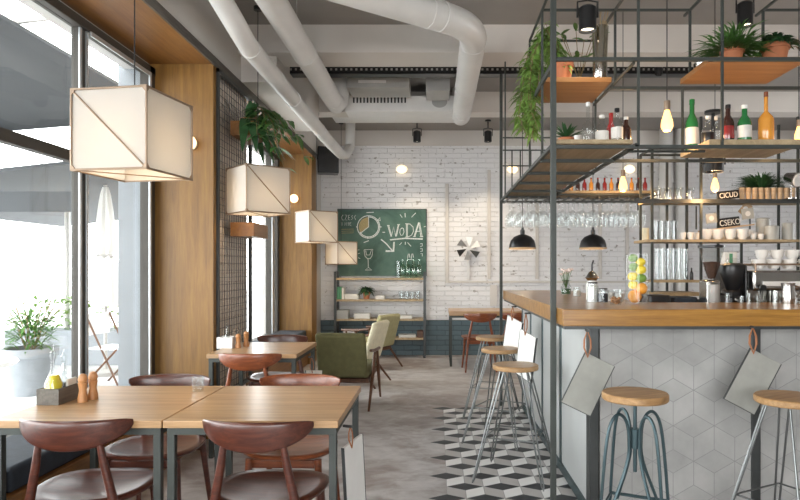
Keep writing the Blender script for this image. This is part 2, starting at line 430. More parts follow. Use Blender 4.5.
# windows -----------------------------------------------------------
wr = thing('window_1', '', 'window', (-2.3, 0, 0)); struct(wr); del wr['label']; del wr['category']
f = MB()
for yy in (4.02, 2.55, 1.1, -.35, -1.8, -3.1): f.box(-.03, .02, yy - .04, yy + .04, .42, 2.96)
f.box(-.03, .05, 4.9, 4.99, .42, 2.96).box(-.03, .05, -3.1, 5, 2.9, 2.96).box(-.03, .07, -3.1, 5, .42, .47)
f.build('window_frame', 'frame_dark', wr, bev=.004)
a = MB()
for yy in (4.02, 2.55, 1.1, -.35, -1.8):
    a.box(.02, .034, yy + .026, yy + .046, .47, 2.9).box(.02, .034, yy - .05, yy - .026, .47, 2.9)
a.box(.05, .064, 4.875, 4.905, .47, 2.9).box(.05, .062, 4.05, 4.9, 2.87, 2.9)
a.build('edge_strip', 'alu', wr, bev=.003)
MB().box(-.03, .03, -3.1, 3.975, 2.03, 2.10).build('transom_bar', 'frame_dark', wr, bev=.004)
MB().box(-.005, .003, -3.1, 4.95, .47, 2.9).build('pane', 'pane', wr)
wr = thing('window_2', '', 'window', (-2.3, 0, 0)); struct(wr); del wr['label']; del wr['category']
f = MB()
for yy in (6.04, 7.3, 8.55, 8.88): f.box(-.03, .05, yy - .05, yy + .05, .42, 2.96)
f.box(-.03, .05, 5.99, 8.93, 2.9, 2.96).box(-.03, .05, 5.99, 8.93, .42, .48)
f.build('window_frame', 'frame_dark', wr, bev=.004)
a = MB()
for yy in (7.3, 8.55): a.box(.05, .064, yy - .05, yy + .05, .48, 2.9)
a.build('edge_strip', 'alu', wr, bev=.003)
MB().box(-.005, .003, 6.0, 8.9, .48, 2.9).build('pane', 'pane', wr)

# outside -----------------------------------------------------------
struct(MB().box(-40, -2.5, -20, 40, -.12, -.02).build('pavement', 'pavement', smooth=False))
t = thing('awning', 'dark canvas awning outside above the large front window', 'awning', (-3.0, 0, 3.0))
MB().prism([(-.02, -4, .13), (-1.9, -4, -.02), (-1.9, -4, -.05), (-.02, -4, .10)], (0, 11.2, 0)).build('canopy', 'awning', t, smooth=False)
MB().box(-1.93, -1.9, -4, 7.2, -.12, -.02).build('valance', 'awning', t)
aw = MB()
for yy in (-3.9, .5, 4.6): aw.cyl((.49, yy, .25), (-1.85, yy, -.04), .02, seg=8)
aw.build('support_arm', 'grey_metal', t)
t = thing('awning', 'far dark canvas awning outside, seen through the glass beyond the first', 'awning', (-4.9, 8.4, 0))
MB().prism([(1.0, -1.6, 2.55), (-2.2, -1.6, 2.2), (-2.2, -1.6, 2.16), (1.0, -1.6, 2.51)], (0, 5.0, 0)).build('canopy', 'awning', t, smooth=False)
MB().box(-2.2, 1.0, -1.63, -1.6, 1.98, 2.2).build('valance', 'awning', t)
MB().cyl((-.6, .9, -.02), (-.6, .9, 2.4), .04).build('pole', 'grey_metal', t)
MB().lathe([(0, -.015), (.08, -.01), (.08, .01), (0, .015)], (-.5, -1.1, 2.31)).build('downlight', 'warm_disc', t)

def plant_leaves(mb, c, n, rad, hgt, L, W, seed, droop=.4, upb=.6):
    r_ = random.Random(seed)
    for i in range(n):
        a_ = r_.uniform(0, 2 * PI); e = r_.uniform(-.2, 1) ** 1
        q = Vector(c) + Vector((math.cos(a_) * rad * r_.random() ** .5, math.sin(a_) * rad * r_.random() ** .5, hgt * r_.random()))
        d = Vector((math.cos(a_), math.sin(a_), upb * e))
        mb.leaf(q, d, L * r_.uniform(.6, 1.2), W * r_.uniform(.7, 1.2), droop * r_.uniform(.5, 1.5))
t = thing('planter', 'large white planter with a leafy shrub standing outside the window', 'planter', (-4.49, 6.9, -.02)); t.scale = (.66, .66, .66)
MB().lathe([(0, 0), (.26, 0), (.32, .35), (.38, .62), (.42, .63), (.42, .78), (.37, .78), (.36, .70), (0, .70)]).build('pot', 'concrete', t)
MB().lathe([(.36, .71), (0, .74)]).build('soil', 'soil', t)
p = MB(); plant_leaves(p, (0, 0, .78), 420, .34, .55, .22, .035, 3, .3, 1.2); p.build('foliage', 'leaf', t)
p = MB()
for i in range(14):
    a_ = i * 2.4; p.tube([(0.05 * math.cos(a_), .05 * math.sin(a_), .7), (.18 * math.cos(a_), .18 * math.sin(a_), 1.1), (.42 * math.cos(a_), .42 * math.sin(a_), 1.5 + .1 * math.sin(i * 3))], .006, 5)
p.build('stem', 'stem', t)
t = thing('hedge_planter', 'grey box planter with a clipped green hedge out on the terrace', 'planter', (-5.3, 9.2, -.02))
MB().box(-.9, .9, -.25, .25, 0, .5).build('box', 'concrete', t, bev=.01)
p = MB()
for k in range(9): plant_leaves(p, (-.8 + k * .2, 0, .5), 60, .22, .45, .14, .05, 40 + k, .2, .8)
p.build('foliage', 'leaf_light', t)
t = thing('parasol', 'closed white parasol on a pole out on the terrace', 'parasol', (-4.35, 8.2, -.02))
MB().lathe([(0, 0), (.25, 0), (.25, .05), (.04, .07), (0, .07)]).build('base', 'grey_metal', t)
MB().cyl((0, 0, .05), (0, 0, 2.5), .022).build('pole', 'grey_metal', t)
def fold(u, v_):
    an = u * 2 * PI; r_ = (.03 + .13 * (1 - v_) ** .6 * (1 if v_ > .04 else .9)) * (1 + .22 * math.cos(8 * an)); r_ *= (.62 if abs(v_ - .42) < .04 else 1)
    return (r_ * math.cos(an), r_ * math.sin(an), .9 + 1.55 * v_)
MB().grid(fold, 48, 16).build('canopy', 'canvas', t)
MB().lathe([(.1, 0), (.11, .02), (.1, .04)], (0, 0, 1.53)).build('strap', 'grey_metal', t)
def out_chair(x_, y_, rz, lab):
    t = thing('folding_chair', lab, 'chair', (x_, y_, -.02), rz, 'folding chairs on the terrace')
    MB().box(-.21, .21, -.2, .2, .44, .46).build('seat', 'canvas', t, bev=.005)
    MB().box(-.21, .21, -.24, -.215, .6, .85).build('backrest', 'canvas', t, bev=.005)
    for sx in (-1, 1):
        MB().tube([(sx * .2, .22, 0), (sx * .2, -.22, .85)], .012).build('leg', 'dark_wood', t)
        MB().tube([(sx * .22, -.25, 0), (sx * .22, .2, .45)], .012).build('leg', 'dark_wood', t)
out_chair(-3.85, 7.45, R(-100), 'folding chair outside with pale seat beside the closed parasol')
out_chair(-3.1, 3.2, R(150), 'folding chair outside close to the large front window')
t = thing('terrace_table', 'round white terrace table outside the left window', 'table', (-3.35, 4.35, -.02))
MB().lathe([(0, .70), (.36, .70), (.37, .715), (.36, .73), (0, .73)], seg=32).build('tabletop', 'white_metal', t)
MB().cyl((0, 0, .03), (0, 0, .7), .03).build('pole', 'white_metal', t)
MB().lathe([(0, 0), (.22, 0), (.22, .02), (.04, .04), (0, .04)]).build('base', 'white_metal', t)

# ================================================================== CEILING SERVICES
def arc(p0, corner, p1, r, n=8):
    p0, c_, p1 = Vector(p0), Vector(corner), Vector(p1)
    a_ = c_ + (p0 - c_).normalized() * r; b_ = c_ + (p1 - c_).normalized() * r
    return [p0] + [(1 - t) ** 2 * a_ + 2 * t * (1 - t) * c_ + t * t * b_ for t in [i / n for i in range(n + 1)]] + [p1]
def flanges(t, pts, r, w_=.012):
    for p_, d_ in pts:
        p_, d_ = Vector(p_), Vector(d_).normalized(); MB().cyl(p_ - d_ * w_, p_ + d_ * w_, r, seg=24).build('joint_ring', 'pipe', t)
t = thing('ventilation_pipe', 'straight pale round duct running lengthwise under the ceiling, left of centre', 'duct', (-1.10, 0, 3.15))
MB().tube([(0, -3, 0), (0, 6.65, 0)] + [(0, 6.8, 0), (.02, 6.92, .06), (.03, 6.95, .2), (.03, 6.95, .4)], .096, 28).build('duct', 'pipe', t)
flanges(t, [((0, 1.2, 0), (0, 1, 0)), ((0, 3.3, 0), (0, 1, 0)), ((0, 5.2, 0), (0, 1, 0)), ((0, 6.6, 0), (0, 1, 0))], .1)
f = MB()
for yy in (2.4, 4.9): f.cyl((0, yy, .09), (0, yy, .4), .004, seg=6)
f.build('hanger_rod', 'grey_metal', t)
t = thing('ventilation_pipe', 'thin pale bent duct running beside the side beam above the windows', 'duct', (-1.36, 0, 2.965))
pts = [(-.12, -3, .4), (-.12, 3.2, .40)] + [(-.11, 3.5, .38), (-.06, 3.9, .2), (0, 4.2, .05), (0, 4.5, 0), (0, 6.2, 0), (0, 8.0, 0), (.02, 8.7, 0), (.05, 9.0, .05), (.08, 9.2, .2), (.08, 9.25, .6)]
MB().tube(pts, .072, 24).build('duct', 'pipe', t)
flanges(t, [((0, 4.55, 0), (0, 1, 0)), ((0, 5.9, 0), (0, 1, 0)), ((0, 7.2, 0), (0, 1, 0))], .077)
t = thing('ventilation_pipe', 'pale round duct with an elbow, crossing the ceiling at centre', 'duct', (.285, 4.65, 3.16))
pts = arc((-2.6, -1.95, 0), (0, 0, 0), (0, 2.7, 0), .28) + [(0, 2.82, .02), (0, 2.92, .1), (0, 2.94, .25), (0, 2.94, .4)]
MB().tube(pts, .105, 28).build('duct', 'pipe', t)
flanges(t, [((-.25, -.19, 0), (.8, .6, 0)), ((-.34, -.255, 0), (.8, .6, 0)), ((0, .3, 0), (0, 1, 0)), ((0, 2.5, 0), (0, 1, 0)), ((0, 1.5, 0), (0, 1, 0))], .109)
# cable tray
t = thing('cable_tray', 'long black perforated cable tray crossing the ceiling', 'cable tray', (-1.5, 6.2, 3.30))
MB().box(0, 4.1, 0, .012, 0, .075).box(0, 4.1, 0, .14, 0, .008).box(0, 4.1, .13, .14, 0, .075).build('tray', 'black', t)
f = MB()
for i in range(80): f.box(.04 + i * .05, .06 + i * .05, -.0015, 0, .03, .05)
f.build('perforation', 'grey_metal', t, smooth=False)
f = MB()
for i in range(5): f.cyl((.1 + i * .97, .07, .07), (.1 + i * .97, .07, .25), .005, seg=6)
f.build('hanger_rod', 'grey_metal', t)
# air conditioning
t = thing('air_duct_box', 'white rectangular air duct with grilles below the ceiling at the back', 'air duct', (0, 7.3, 3.2))
MB().box(X(345, 7.3), X(457, 7.3), 0, .40, 0, .19).build('casing', 'white_metal', t, bev=.012)
MB().box(-.5, -.42, .02, .38, .19, .345).box(.05, .13, .02, .38, .19, .345).build('bracket', 'grey_metal', t)
f = MB()
for i in range(16): f.box(-.98 + i * .04, -.962 + i * .04, -.006, 0, .10, .17)
f.build('grille', 'black', t)
f = MB().lathe([(.0, 0), (.085, 0), (.09, .006), (.0, .012)], (0, 0, 0), 24); o = f.build('round_vent', 'grey_metal', t); o.rotation_euler = (R(90), 0, 0); o.location = (.03, -.001, .11); o.scale = (1, .75, 1)
t = thing('air_duct_box', 'grey sheet-metal duct box fixed to the ceiling behind the black tray', 'air duct', (-.35, 6.75, 3.32))
MB().box(-.62, .05, 0, .4, 0, .23).build('casing', 'grey_metal', t, bev=.006)
MB().box(-.5, -.2, -.006, 0, .05, .08).build('slot', 'white_metal', t)
t = thing('air_duct_box', 'square grey duct box hanging just left of the central duct', 'air duct', (0.02, 6.8, 3.30))
MB().box(-.14, .12, 0, .4, 0, .25).build('casing', 'grey_metal', t, bev=.006)
t = thing('slot_diffuser', 'long white slot diffuser on the ceiling above the back wall', 'air vent', (-.55, 8.6, 3.45))
MB().box(-.9, .9, 0, .35, 0, .098).build('casing', 'white_metal', t, bev=.01)
MB().box(-.8, .8, -.004, 0, .03, .05).build('slot', 'black', t)
# track spots
def cyl_spot(name, label, x_, y_, zb, r, h, drop, group=None, on=False, e=0):
    t = thing(name, label, 'spotlight', (x_, y_, zb), 0, group)
    hs = MB().lathe([(0, h), (r * .8, h), (r, h * .93), (r, 0), (r * .9, 0), (r * .86, h * .12), (0, h * .15)], seg=24).build('housing', 'black', t)
    MB().tube([(-r * 1.15, 0, h * .55), (-r * 1.15, 0, h * 1.2), (0, 0, h * 1.28), (r * 1.15, 0, h * 1.2), (r * 1.15, 0, h * .55)], r * .12, 6).build('yoke', 'black', t)
    MB().cyl((0, 0, h * 1.25), (0, 0, drop), r * .16, seg=8).cyl((0, 0, drop - .02), (0, 0, drop), r * .8).build('stem', 'black', t)
    MB().lathe([(0, h * .145), (r * .8, h * .115)], seg=20).build('lens', 'spot_glow' if on else 'chrome', hs)
    if e: lamp('spot_lamp', 'SPOT', (0, 0, -.01), e, (1, .85, .65), .04, None, t, 100)
    return t
cyl_spot('spotlight', 'black cylindrical spotlight hanging above the bar rack with lit lens', X(587.5, 3.75), 3.75, Z(31, 3.75), .052, .145, 3.55 - Z(31, 3.75), on=True, e=12)
cyl_spot('spotlight', 'black cylindrical spotlight hanging behind the upper right plant shelf', X(745, 4.3), 4.3, Z(26, 4.3), .052, .16, 3.55 - Z(26, 4.3), on=True, e=12)
cyl_spot('spotlight', 'small black spotlight below the ceiling, above the chalkboard side of the back wall', X(417, 9.2), 9.2, Z(142, 9.2), .055, .16, 3.55 - Z(142, 9.2), 'black spotlights by the back wall', True, 70)
cyl_spot('spotlight', 'small black spotlight below the ceiling, nearest the bar posts at the back wall', X(488, 9.2), 9.2, Z(142, 9.2), .055, .16, 3.55 - Z(142, 9.2), 'black spotlights by the back wall', True, 70)
cyl_spot('spotlight', 'tiny black spotlight hanging by the cable tray above the bar', X(658, 6.1), 6.08, Z(76, 6.1), .035, .09, 3.55 - Z(76, 6.1))
cyl_spot('spotlight', 'short dark spotlight hanging under the right bottle shelf', X(713, 4.6), 4.6, Z(172, 4.6), .075, .10, .45, e=0)

# ================================================================== CUBE LANTERNS
def lantern(loc, rz, s, cord, label):
    t = thing('cube_pendant_lamp', label, 'lamp', loc, rz, 'white cloth cube lanterns along the windows')
    h = s / 2
    m_ = MB()
    for sx in (-1, 1):
        m_.box(sx * h - .001, sx * h + .001, -h, h, 0, s); m_.box(-h, h, sx * h - .001, sx * h + .001, 0, s)
    m_.box(-h, h, -h, h, s - .002, s)
    m_.build('lamp_shade', 'shade', t, smooth=False)
    f_ = MB(); r_ = .0055; g = h + .004
    for a_ in (-g, g):
        for b_ in (-g, g):
            f_.cyl((a_, b_, 0), (a_, b_, s), r_, seg=8); f_.cyl((a_, -g, (b_ + g) / (2 * g) * s), (a_, g, (b_ + g) / (2 * g) * s), r_, seg=8)
            f_.cyl((-g, a_, (b_ + g) / (2 * g) * s), (g, a_, (b_ + g) / (2 * g) * s), r_, seg=8)
    for sx in (-1, 1):
        f_.cyl((-g, sx * g, s), (g, sx * g, 0), .0045, seg=6)
    f_.cyl((-g, -g, 0), (g, g, 0), .003, seg=6)
    f_.build('frame', 'bronze', t)
    q_ = .034 * s / .38
    for a_ in (-1, 1):
        for b_ in (-1, 1):
            for z_, w_ in ((0, 1), (s, -1)):
                G = g + .004; c_ = MB()
                c_.prism([(a_ * G, b_ * G, z_ - w_ * .006), (a_ * (G - q_), b_ * G, z_ - w_ * .006), (a_ * G, b_ * G, z_ + w_ * q_)], (0, -b_ * .007, 0))
                c_.prism([(a_ * G, b_ * G, z_ - w_ * .006), (a_ * G, b_ * (G - q_), z_ - w_ * .006), (a_ * G, b_ * G, z_ + w_ * q_)], (-a_ * .007, 0, 0))
                c_.build('corner_bracket', 'bronze', t, smooth=False)
    MB().lathe([(0, -.02), (.02, 0), (.028, .035), (.022, .06), (.012, .08), (0, .085)], (0, 0, s * .45)).build('bulb', 'warm_disc', t)
    MB().cyl((0, 0, s * .45 + .08), (0, 0, s), .012, seg=10).build('lamp_holder', 'black', t)
    MB().cyl((0, 0, s), (0, 0, cord), .003, seg=6).build('cord', 'black', t)
    MB().cyl((0, 0, cord - .03), (0, 0, cord), .035, seg=16).build('ceiling_rose', 'black', t)
    lamp('lantern_bulb', 'POINT', (0, 0, s * .36), 4.5, (1, .74, .46), .05, None, t)
lantern((-1.508, 3.117, 1.829), R(-9), .38, 3.55 - 1.829, 'largest white cube lantern, nearest, hanging over the long table')
lantern((-1.496, 5.22, 1.82), R(42), .375, 3.55 - 1.82, 'second white cube lantern, hanging by the wire lattice and plant')
lantern((-1.50, 7.77, 1.69), R(38), .375, 3.3 - 1.69, 'third white cube lantern, hanging in front of the far wooden column')
lantern((-1.43, 9.33, 1.43), R(42), .33, 3.55 - 1.43, 'farthest and lowest white cube lantern, beside the chalkboard')
def sconce(x_, y_, lab):
    t = thing('wall_lamp', lab, 'lamp', (x_, y_, 2.36), 0, 'round lamps on the wooden columns')
    MB().cyl((0, 0, 0), (0, -.02, 0), .05, seg=24).build('backplate', 'ceramic', t)
    MB().ball((0, -.06, 0), .06, seg=20, rings=12).build('globe', 'warm_disc', t)
sconce(-1.965, 5.0, 'round glowing wall lamp on the near wooden column, half behind a cube lantern')
sconce(-2.03, 8.93, 'round glowing wall lamp on the far wooden column')
def owl(px, lab):
    t = thing('wall_lamp', lab, 'lamp', (X(px, 9.9), 9.9, Z(170, 9.9)), 0, 'oval lamps on the brick wall')
    MB().box(-.03, .03, -.03, 0, -.04, .12).build('backplate', 'white_metal', t, bev=.005)
    MB().ball((0, -.08, 0), .085, (1, .6, .75), 20, 12).build('globe', 'soft_glow', t)
owl(402, 'oval glowing wall lamp high above the chalkboard')
owl(512, 'oval glowing wall lamp seen just right of the far bar post')
owl(628, 'oval glowing wall lamp seen behind the shelving over the bar, farthest right')

# ================================================================== LATTICE, PLANTS BY WINDOW
t = thing('wire_lattice', 'tall wire lattice panel on the brick pier between the windows', 'lattice', (-1.785, 5.07, 0))
MB().box(-.015, .015, 0, .03, .3, 2.99).box(-.015, .015, .89, .92, .3, 2.99).box(-.015, .015, 0, .92, 2.96, 2.99).box(-.015, .015, 0, .92, .3, .33).build('frame', 'steel', t)
f = MB()
for i in range(1, 15): f.box(-.002, .002, i * .061 - .0015, i * .061 + .0015, .33, 2.96)
for i in range(1, 44): f.box(-.003, .001, .02, .9, .33 + i * .06 - .0015, .33 + i * .06 + .0015)
f.build('wire_grid', 'steel', t, smooth=False)
def planter_box(y0, y1, z0, z1, lab):
    t = thing('wooden_planter_box', lab, 'planter box', (-1.7695, y0, z0), 0, 'wooden boxes on the lattice')
    h, l = z1 - z0, y1 - y0
    MB().box(0, .2, 0, l, 0, .012).build('bottom_board', 'oak_y', t)
    for a_, b_ in ((0, .012), (l - .012, l)): MB().box(0, .2, a_, b_, .012, h).build('end_board', 'oak_y', t)
    MB().box(.188, .2, .012, l - .012, .012, h).box(0, .012, .012, l - .012, .012, h).build('side_board', 'oak_y', t)
planter_box(5.35, 5.8, 1.64, 1.76, 'wooden box low on the wire lattice, below the second lantern')
planter_box(5.35, 5.8, 2.51, 2.63, 'wooden box high on the wire lattice holding the pots')
def pot(t, r, h, x_=0, y_=0, z_=0, mat='terracotta'):
    p_ = MB().lathe([(0, 0), (r * .68, 0), (r * .92, h * .78), (r, h * .78), (r, h), (r * .88, h), (r * .86, h * .85), (0, h * .85)], (x_, y_, z_), 28).build('pot', mat, t)
    MB().lathe([(r * .86, h * .87), (0, h * .9)], (x_, y_, z_)).build('soil', 'soil', p_)
t = thing('potted_climber', 'leafy potted climber trailing above the second lantern', 'plant', (-1.66, 5.66, 2.523))
pot(t, .062, .16)
p = MB(); s_ = MB(); r_ = random.Random(5)
for i in range(11):
    a_ = r_.uniform(-1.3, 1.3); L = r_.uniform(.25, .55); pts = []
    for k in range(7):
        q = k / 6; pts.append((L * q * math.cos(a_) * .95, L * q * math.sin(a_), .15 + .22 * math.sin(q * 2.2) - .75 * q * q * L * r_.uniform(.85, 1.15) - .05 * q))
    s_.tube(pts, .003, 5)
    for k in range(1, 7):
        for sd in (-1, 1):
            p.leaf(pts[k], (math.cos(a_ + sd), math.sin(a_ + sd), r_.uniform(-.3, .3)), r_.uniform(.08, .15), r_.uniform(.04, .07), .6)
p.build('foliage', 'leaf', t); s_.build('stem', 'stem', t)
t = thing('potted_broadleaf_plant', 'dark broad-leaved plant hanging down beside the wire lattice', 'plant', (-1.66, 5.47, 2.523))
pot(t, .062, .15)
p = MB()
for i in range(9):
    a_ = -1.4 + i * .35; p.leaf((0, 0, .14), (math.cos(a_), math.sin(a_), .35), .34, .09, 1.3, n=8)
for i in range(7):
    a_ = -1.0 + i * .35; p.leaf((0, 0, .14), (math.cos(a_) * .5, math.sin(a_) * .5, 1), .24, .06, .3, n=6)
p.build('foliage', 'leaf_dark', t)

# ================================================================== BENCHES
def bench(y0, y1, lab, n):
    t = thing('window_bench', lab, 'bench', (-2.24, y0, 0))
    l = y1 - y0
    MB().box(0, .40, 0, l, 0, .376).build('base', 'oak_y', t, bev=.004)
    for k in range(n):
        MB().box(.0, .38, l * k / n + .006, l * (k + 1) / n - .006, .377, .49).build('cushion', 'navy', t, bev=.02)
bench(-1.0, 4.95, 'oak window bench with dark cushions beside the long table', 8)
bench(6.05, 8.9, 'oak window bench with dark cushions in the far window bay', 4)

# ================================================================== TABLES
def table(x0, x1, y0, y1, lab, zt=.75, name='dining_table', th=.03, group='oak tables on dark steel frames'):
    cx_, cy_ = (x0 + x1) / 2, (y0 + y1) / 2; a_, b_ = (x1 - x0) / 2, (y1 - y0) / 2
    t = thing(name, lab, 'table', (cx_, cy_, 0), 0, group)
    MB().box(-a_, a_, -b_, b_, zt - th, zt).build('tabletop', 'table_top', t, bev=.003)
    s_ = .03
    for sx in (-1, 1):
        xx = sx * (a_ - .025)
        for sy in (-1, 1):
            yy = sy * (b_ - .03)
            MB().box(xx - s_ / 2, xx + s_ / 2, yy - s_ / 2, yy + s_ / 2, .03, zt - th - .03).build('leg', 'steel_frame', t, bev=.002)
        MB().box(xx - s_ / 2, xx + s_ / 2, -b_ + .015, b_ - .015, 0, .03).build('floor_rail', 'steel_frame', t, bev=.002)
    MB().box(-a_ + .01, a_ - .01, -b_ + .015, -b_ + .045, zt - th - .03, zt - th).box(-a_ + .01, a_ - .01, b_ - .045, b_ - .015, zt - th - .03, zt - th).box(-a_ + .01, -a_ + .04, -b_ + .045, b_ - .045, zt - th - .03, zt - th).box(a_ - .04, a_ - .01, -b_ + .045, b_ - .045, zt - th - .03, zt - th).build('top_frame', 'steel_frame', t)
    return t
table(-1.80, -1.107, 2.51, 3.265, 'left half of the long table in front, with the wooden caddy on it')
table(-1.101, -.397, 2.51, 3.265, 'bare right half of the long table in front')
table(-1.65, -1.005, 4.47, 5.22, 'small oak table behind, with the white caddy beside the lattice')
table(.17, 1.22, 8.7, 9.45, 'oak table against the back wall beyond the bar stools', .77, th=.06)
# menu boards hung on cords
def hung_board(loc, rz, tilt, wd, ht, mat, strap, lab, strapmat='leather', group='menu boards hung on straps', drop=.12, off=.35):
    t = thing('hanging_menu_board', lab, 'menu board', loc, rz, group)
    rot = Matrix.Rotation(tilt, 4, 'Y')
    q = Matrix.Translation((0, 0, -drop)) @ rot
    MB().box(-wd * off, wd * (1 - off), -.006, .006, -ht, .0, q).build('board', mat, t, smooth=False, bev=.002)
    e = MB()
    for bx in ((-wd * off - .003, wd * (1 - off) + .003, -ht - .003, -ht), (wd * (1 - off), wd * (1 - off) + .003, -ht, 0), (-wd * off - .003, -wd * off, -ht, 0)):
        e.box(bx[0], bx[1], -.007, .007, bx[2], bx[3], q)
    e.build('edge_binding', 'steel', t, smooth=False)
    MB().tube([(0, -.003, .0), (-.016, -.004, -drop * .4), (-.018, -.006, -drop * .75), (0, -.011, -drop - .02), (.018, -.006, -drop * .75), (.016, -.004, -drop * .4)], strap, 6, True).build('strap', strapmat, t)
    MB().cyl((0, .03, 0), (0, -.012, 0), .006, seg=10).build('hook', 'steel', t)
    return t
hung_board((-.372, 2.66, .69), R(70), R(-6), .17, .46, 'white_board', .003, 'white menu board hung on a cord from the end of the long table', 'leather', 'menu boards hung on straps', .07)
hung_board((-.955, 4.75, .69), R(55), R(8), .17, .3, 'paper', .003, 'pale menu board hung on a cord from the small table', 'leather', 'menu boards hung on straps', .1)

# ================================================================== DINING CHAIRS
def dining_chair(loc, rz, lab, mat='walnut', group='wooden dining chairs with curved backrests'):
    t = thing('dining_chair', lab, 'chair', loc, rz, group)
    def se(r_, an, zz):
        cx_, sy_ = math.cos(an), math.sin(an)
        k = (abs(cx_) ** 2.6 + abs(sy_) ** 2.6) ** (-1 / 2.6)
        x_ = cx_ * k * r_ * (.235 + .012 * sy_); y_ = sy_ * k * r_ * .215
        return (x_, y_ + .01, zz)
    s_ = MB(); prev = None
    rings = [(0, .437), (.3, .437), (.6, .441), (.82, .449), (.95, .455), (1.0, .449), (.985, .438), (.9, .425), (.5, .415), (0, .412)]
    rs = []
    for r_, zz in rings:
        if r_ == 0: rs.append([s_.bm.verts.new((0, .01, zz))])
        else: rs.append([s_.bm.verts.new(se(r_, 2 * PI * i / 36, zz + .006 * abs(math.cos(2 * PI * i / 36)) * r_)) for i in range(36)])
    for A, B in zip(rs, rs[1:]):
        for i in range(36):
            j = (i + 1) % 36
            if len(A) == 1: s_.bm.faces.new((A[0], B[j], B[i]))
            elif len(B) == 1: s_.bm.faces.new((A[i], A[j], B[0]))
            else: s_.bm.faces.new((A[i], A[j], B[j], B[i]))
    s_.build('seat', mat, t, angle=60)
    def back(u, v_):
        # v loops around section
        un = -1 + 2 * u; th_ = un * 1.05
        x_ = .220 * math.sin(th_) / math.sin(1.05); yb = -.235 + .085 * (1 - math.cos(th_)) / (1 - math.cos(1.05))
        e = max(0, 1 - abs(un) ** 1.9) ** .72
        hh = .011 + .050 * e; zc = .778 - .006 * un * un - .008 * abs(un) ** 8 - hh; tk = .004 + .010 * e
        an = 2 * PI * v_
        ca, sa = math.cos(an), math.sin(an)
        ca = math.copysign(abs(ca) ** .6, ca); sa = math.copysign(abs(sa) ** .8, sa)
        nx, ny = math.sin(th_) * .8, -math.cos(th_)
        return (x_ + nx * tk * ca, yb + ny * tk * ca - (hh * sa) * .12, zc + hh * sa)
    b_ = MB().grid(back, 36, 16)
    bmesh.ops.remove_doubles(b_.bm, verts=b_.bm.verts, dist=.0004)
    bmesh.ops.holes_fill(b_.bm, edges=b_.bm.edges)
    b_.build('backrest', mat, t, angle=60)
    for sx in (-1, 1):
        MB().tube([(sx * .205, -.225, 0), (sx * .178, -.19, .3), (sx * .165, -.185, .43), (sx * .13, -.198, .6), (sx * .117, -.205, .68), (sx * .113, -.208, .71)], [.011, .016, .019, .016, .013, .009], 12).build('leg', mat, t)
        MB().tube([(sx * .205, .2, 0), (sx * .18, .175, .25), (sx * .17, .165, .425)], [.011, .016, .019], 12).build('leg', mat, t)
    MB().box(-.17, .17, -.19, -.17, .37, .42).build('rear_apron', mat, t, bev=.004)
    MB().box(-.17, .17, .15, .17, .38, .42).build('front_apron', mat, t, bev=.004)
    return t
dining_chair((X(75, 2.40) - .045, 2.63, 0), R(2), 'walnut dining chair nearest the window, back to the viewer', 'walnut')
dining_chair((X(258, 2.38) - .015, 2.61, 0), R(-3), 'dark walnut dining chair at the bare half, back to the viewer', 'walnut')
dining_chair((X(171, 3.47) + .025, 3.24, 0), R(180), 'dark walnut dining chair across the long table, on the window side', 'walnut')
dining_chair((X(302, 3.47), 3.24, 0), R(178), 'reddish dining chair across the long table, at the bare half', 'walnut_red')
dining_chair((X(249.5, 4.3) - .02, 4.53, 0), R(0), 'orange-brown dining chair on the near side of the small table', 'walnut_red')
dining_chair((X(284, 5.55), 5.32, 0), R(178), 'dark dining chair on the far side of the small table', 'walnut')
dining_chair((X(480, 8.2), 8.43, 0), R(4), 'reddish dining chair facing the table at the back wall, left seat', 'walnut_red')
dining_chair((X(518, 8.3), 8.53, 0), R(-6), 'reddish dining chair at the back wall table, half behind bar stools', 'walnut_red')

# ================================================================== ARMCHAIRS
def armchair(loc, rz, mat, lab):
    t = thing('lounge_armchair', lab, 'armchair', loc, rz, 'low upholstered armchairs in the middle of the room')
    Mx = Matrix.Translation((0, -.22, .30)) @ Matrix.Rotation(R(16), 4, 'X')
    MB().box(-.245, .245, -.035, .035, 0, .46, Mx).build('backrest', mat, t, bev=.03)
    Ms = Matrix.Translation((0, 0, .30)) @ Matrix.Rotation(R(5), 4, 'X')
    MB().box(-.245, .245, -.20, .29, 0, .09, Ms).build('seat', mat, t, bev=.03)
    MB().box(-.25, .25, -.2, .27, -.045, -.002, Ms).build('seat_frame', 'dark_wood', t, bev=.005)
    for sx in (-1, 1):
        MB().tube([(sx * .28, -.37, 0), (sx * .275, -.12, .3), (sx * .27, .03, .52)], [.011, .018, .014], 10).build('leg', 'dark_wood', t)
        MB().tube([(sx * .28, .33, 0), (sx * .275, .22, .3), (sx * .27, .18, .52)], [.011, .018, .014], 10).build('leg', 'dark_wood', t)
        MB().tube([(sx * .27, -.2, .56), (sx * .275, 0, .535), (sx * .28, .25, .53)], [.014, .018, .016], 10).build('armrest', 'dark_wood', t)
    return t
armchair((X(345, 6.15), 6.35, 0), R(-4), 'olive', 'olive green armchair seen from behind, nearest of the three')
armchair((X(354, 7.45), 7.45, 0), R(76), 'cream', 'cream armchair in the middle, turned toward the windows')
armchair((X(369, 8.65), 8.65, 0), R(60), 'khaki', 'khaki armchair farthest back, in front of the chalkboard shelf')

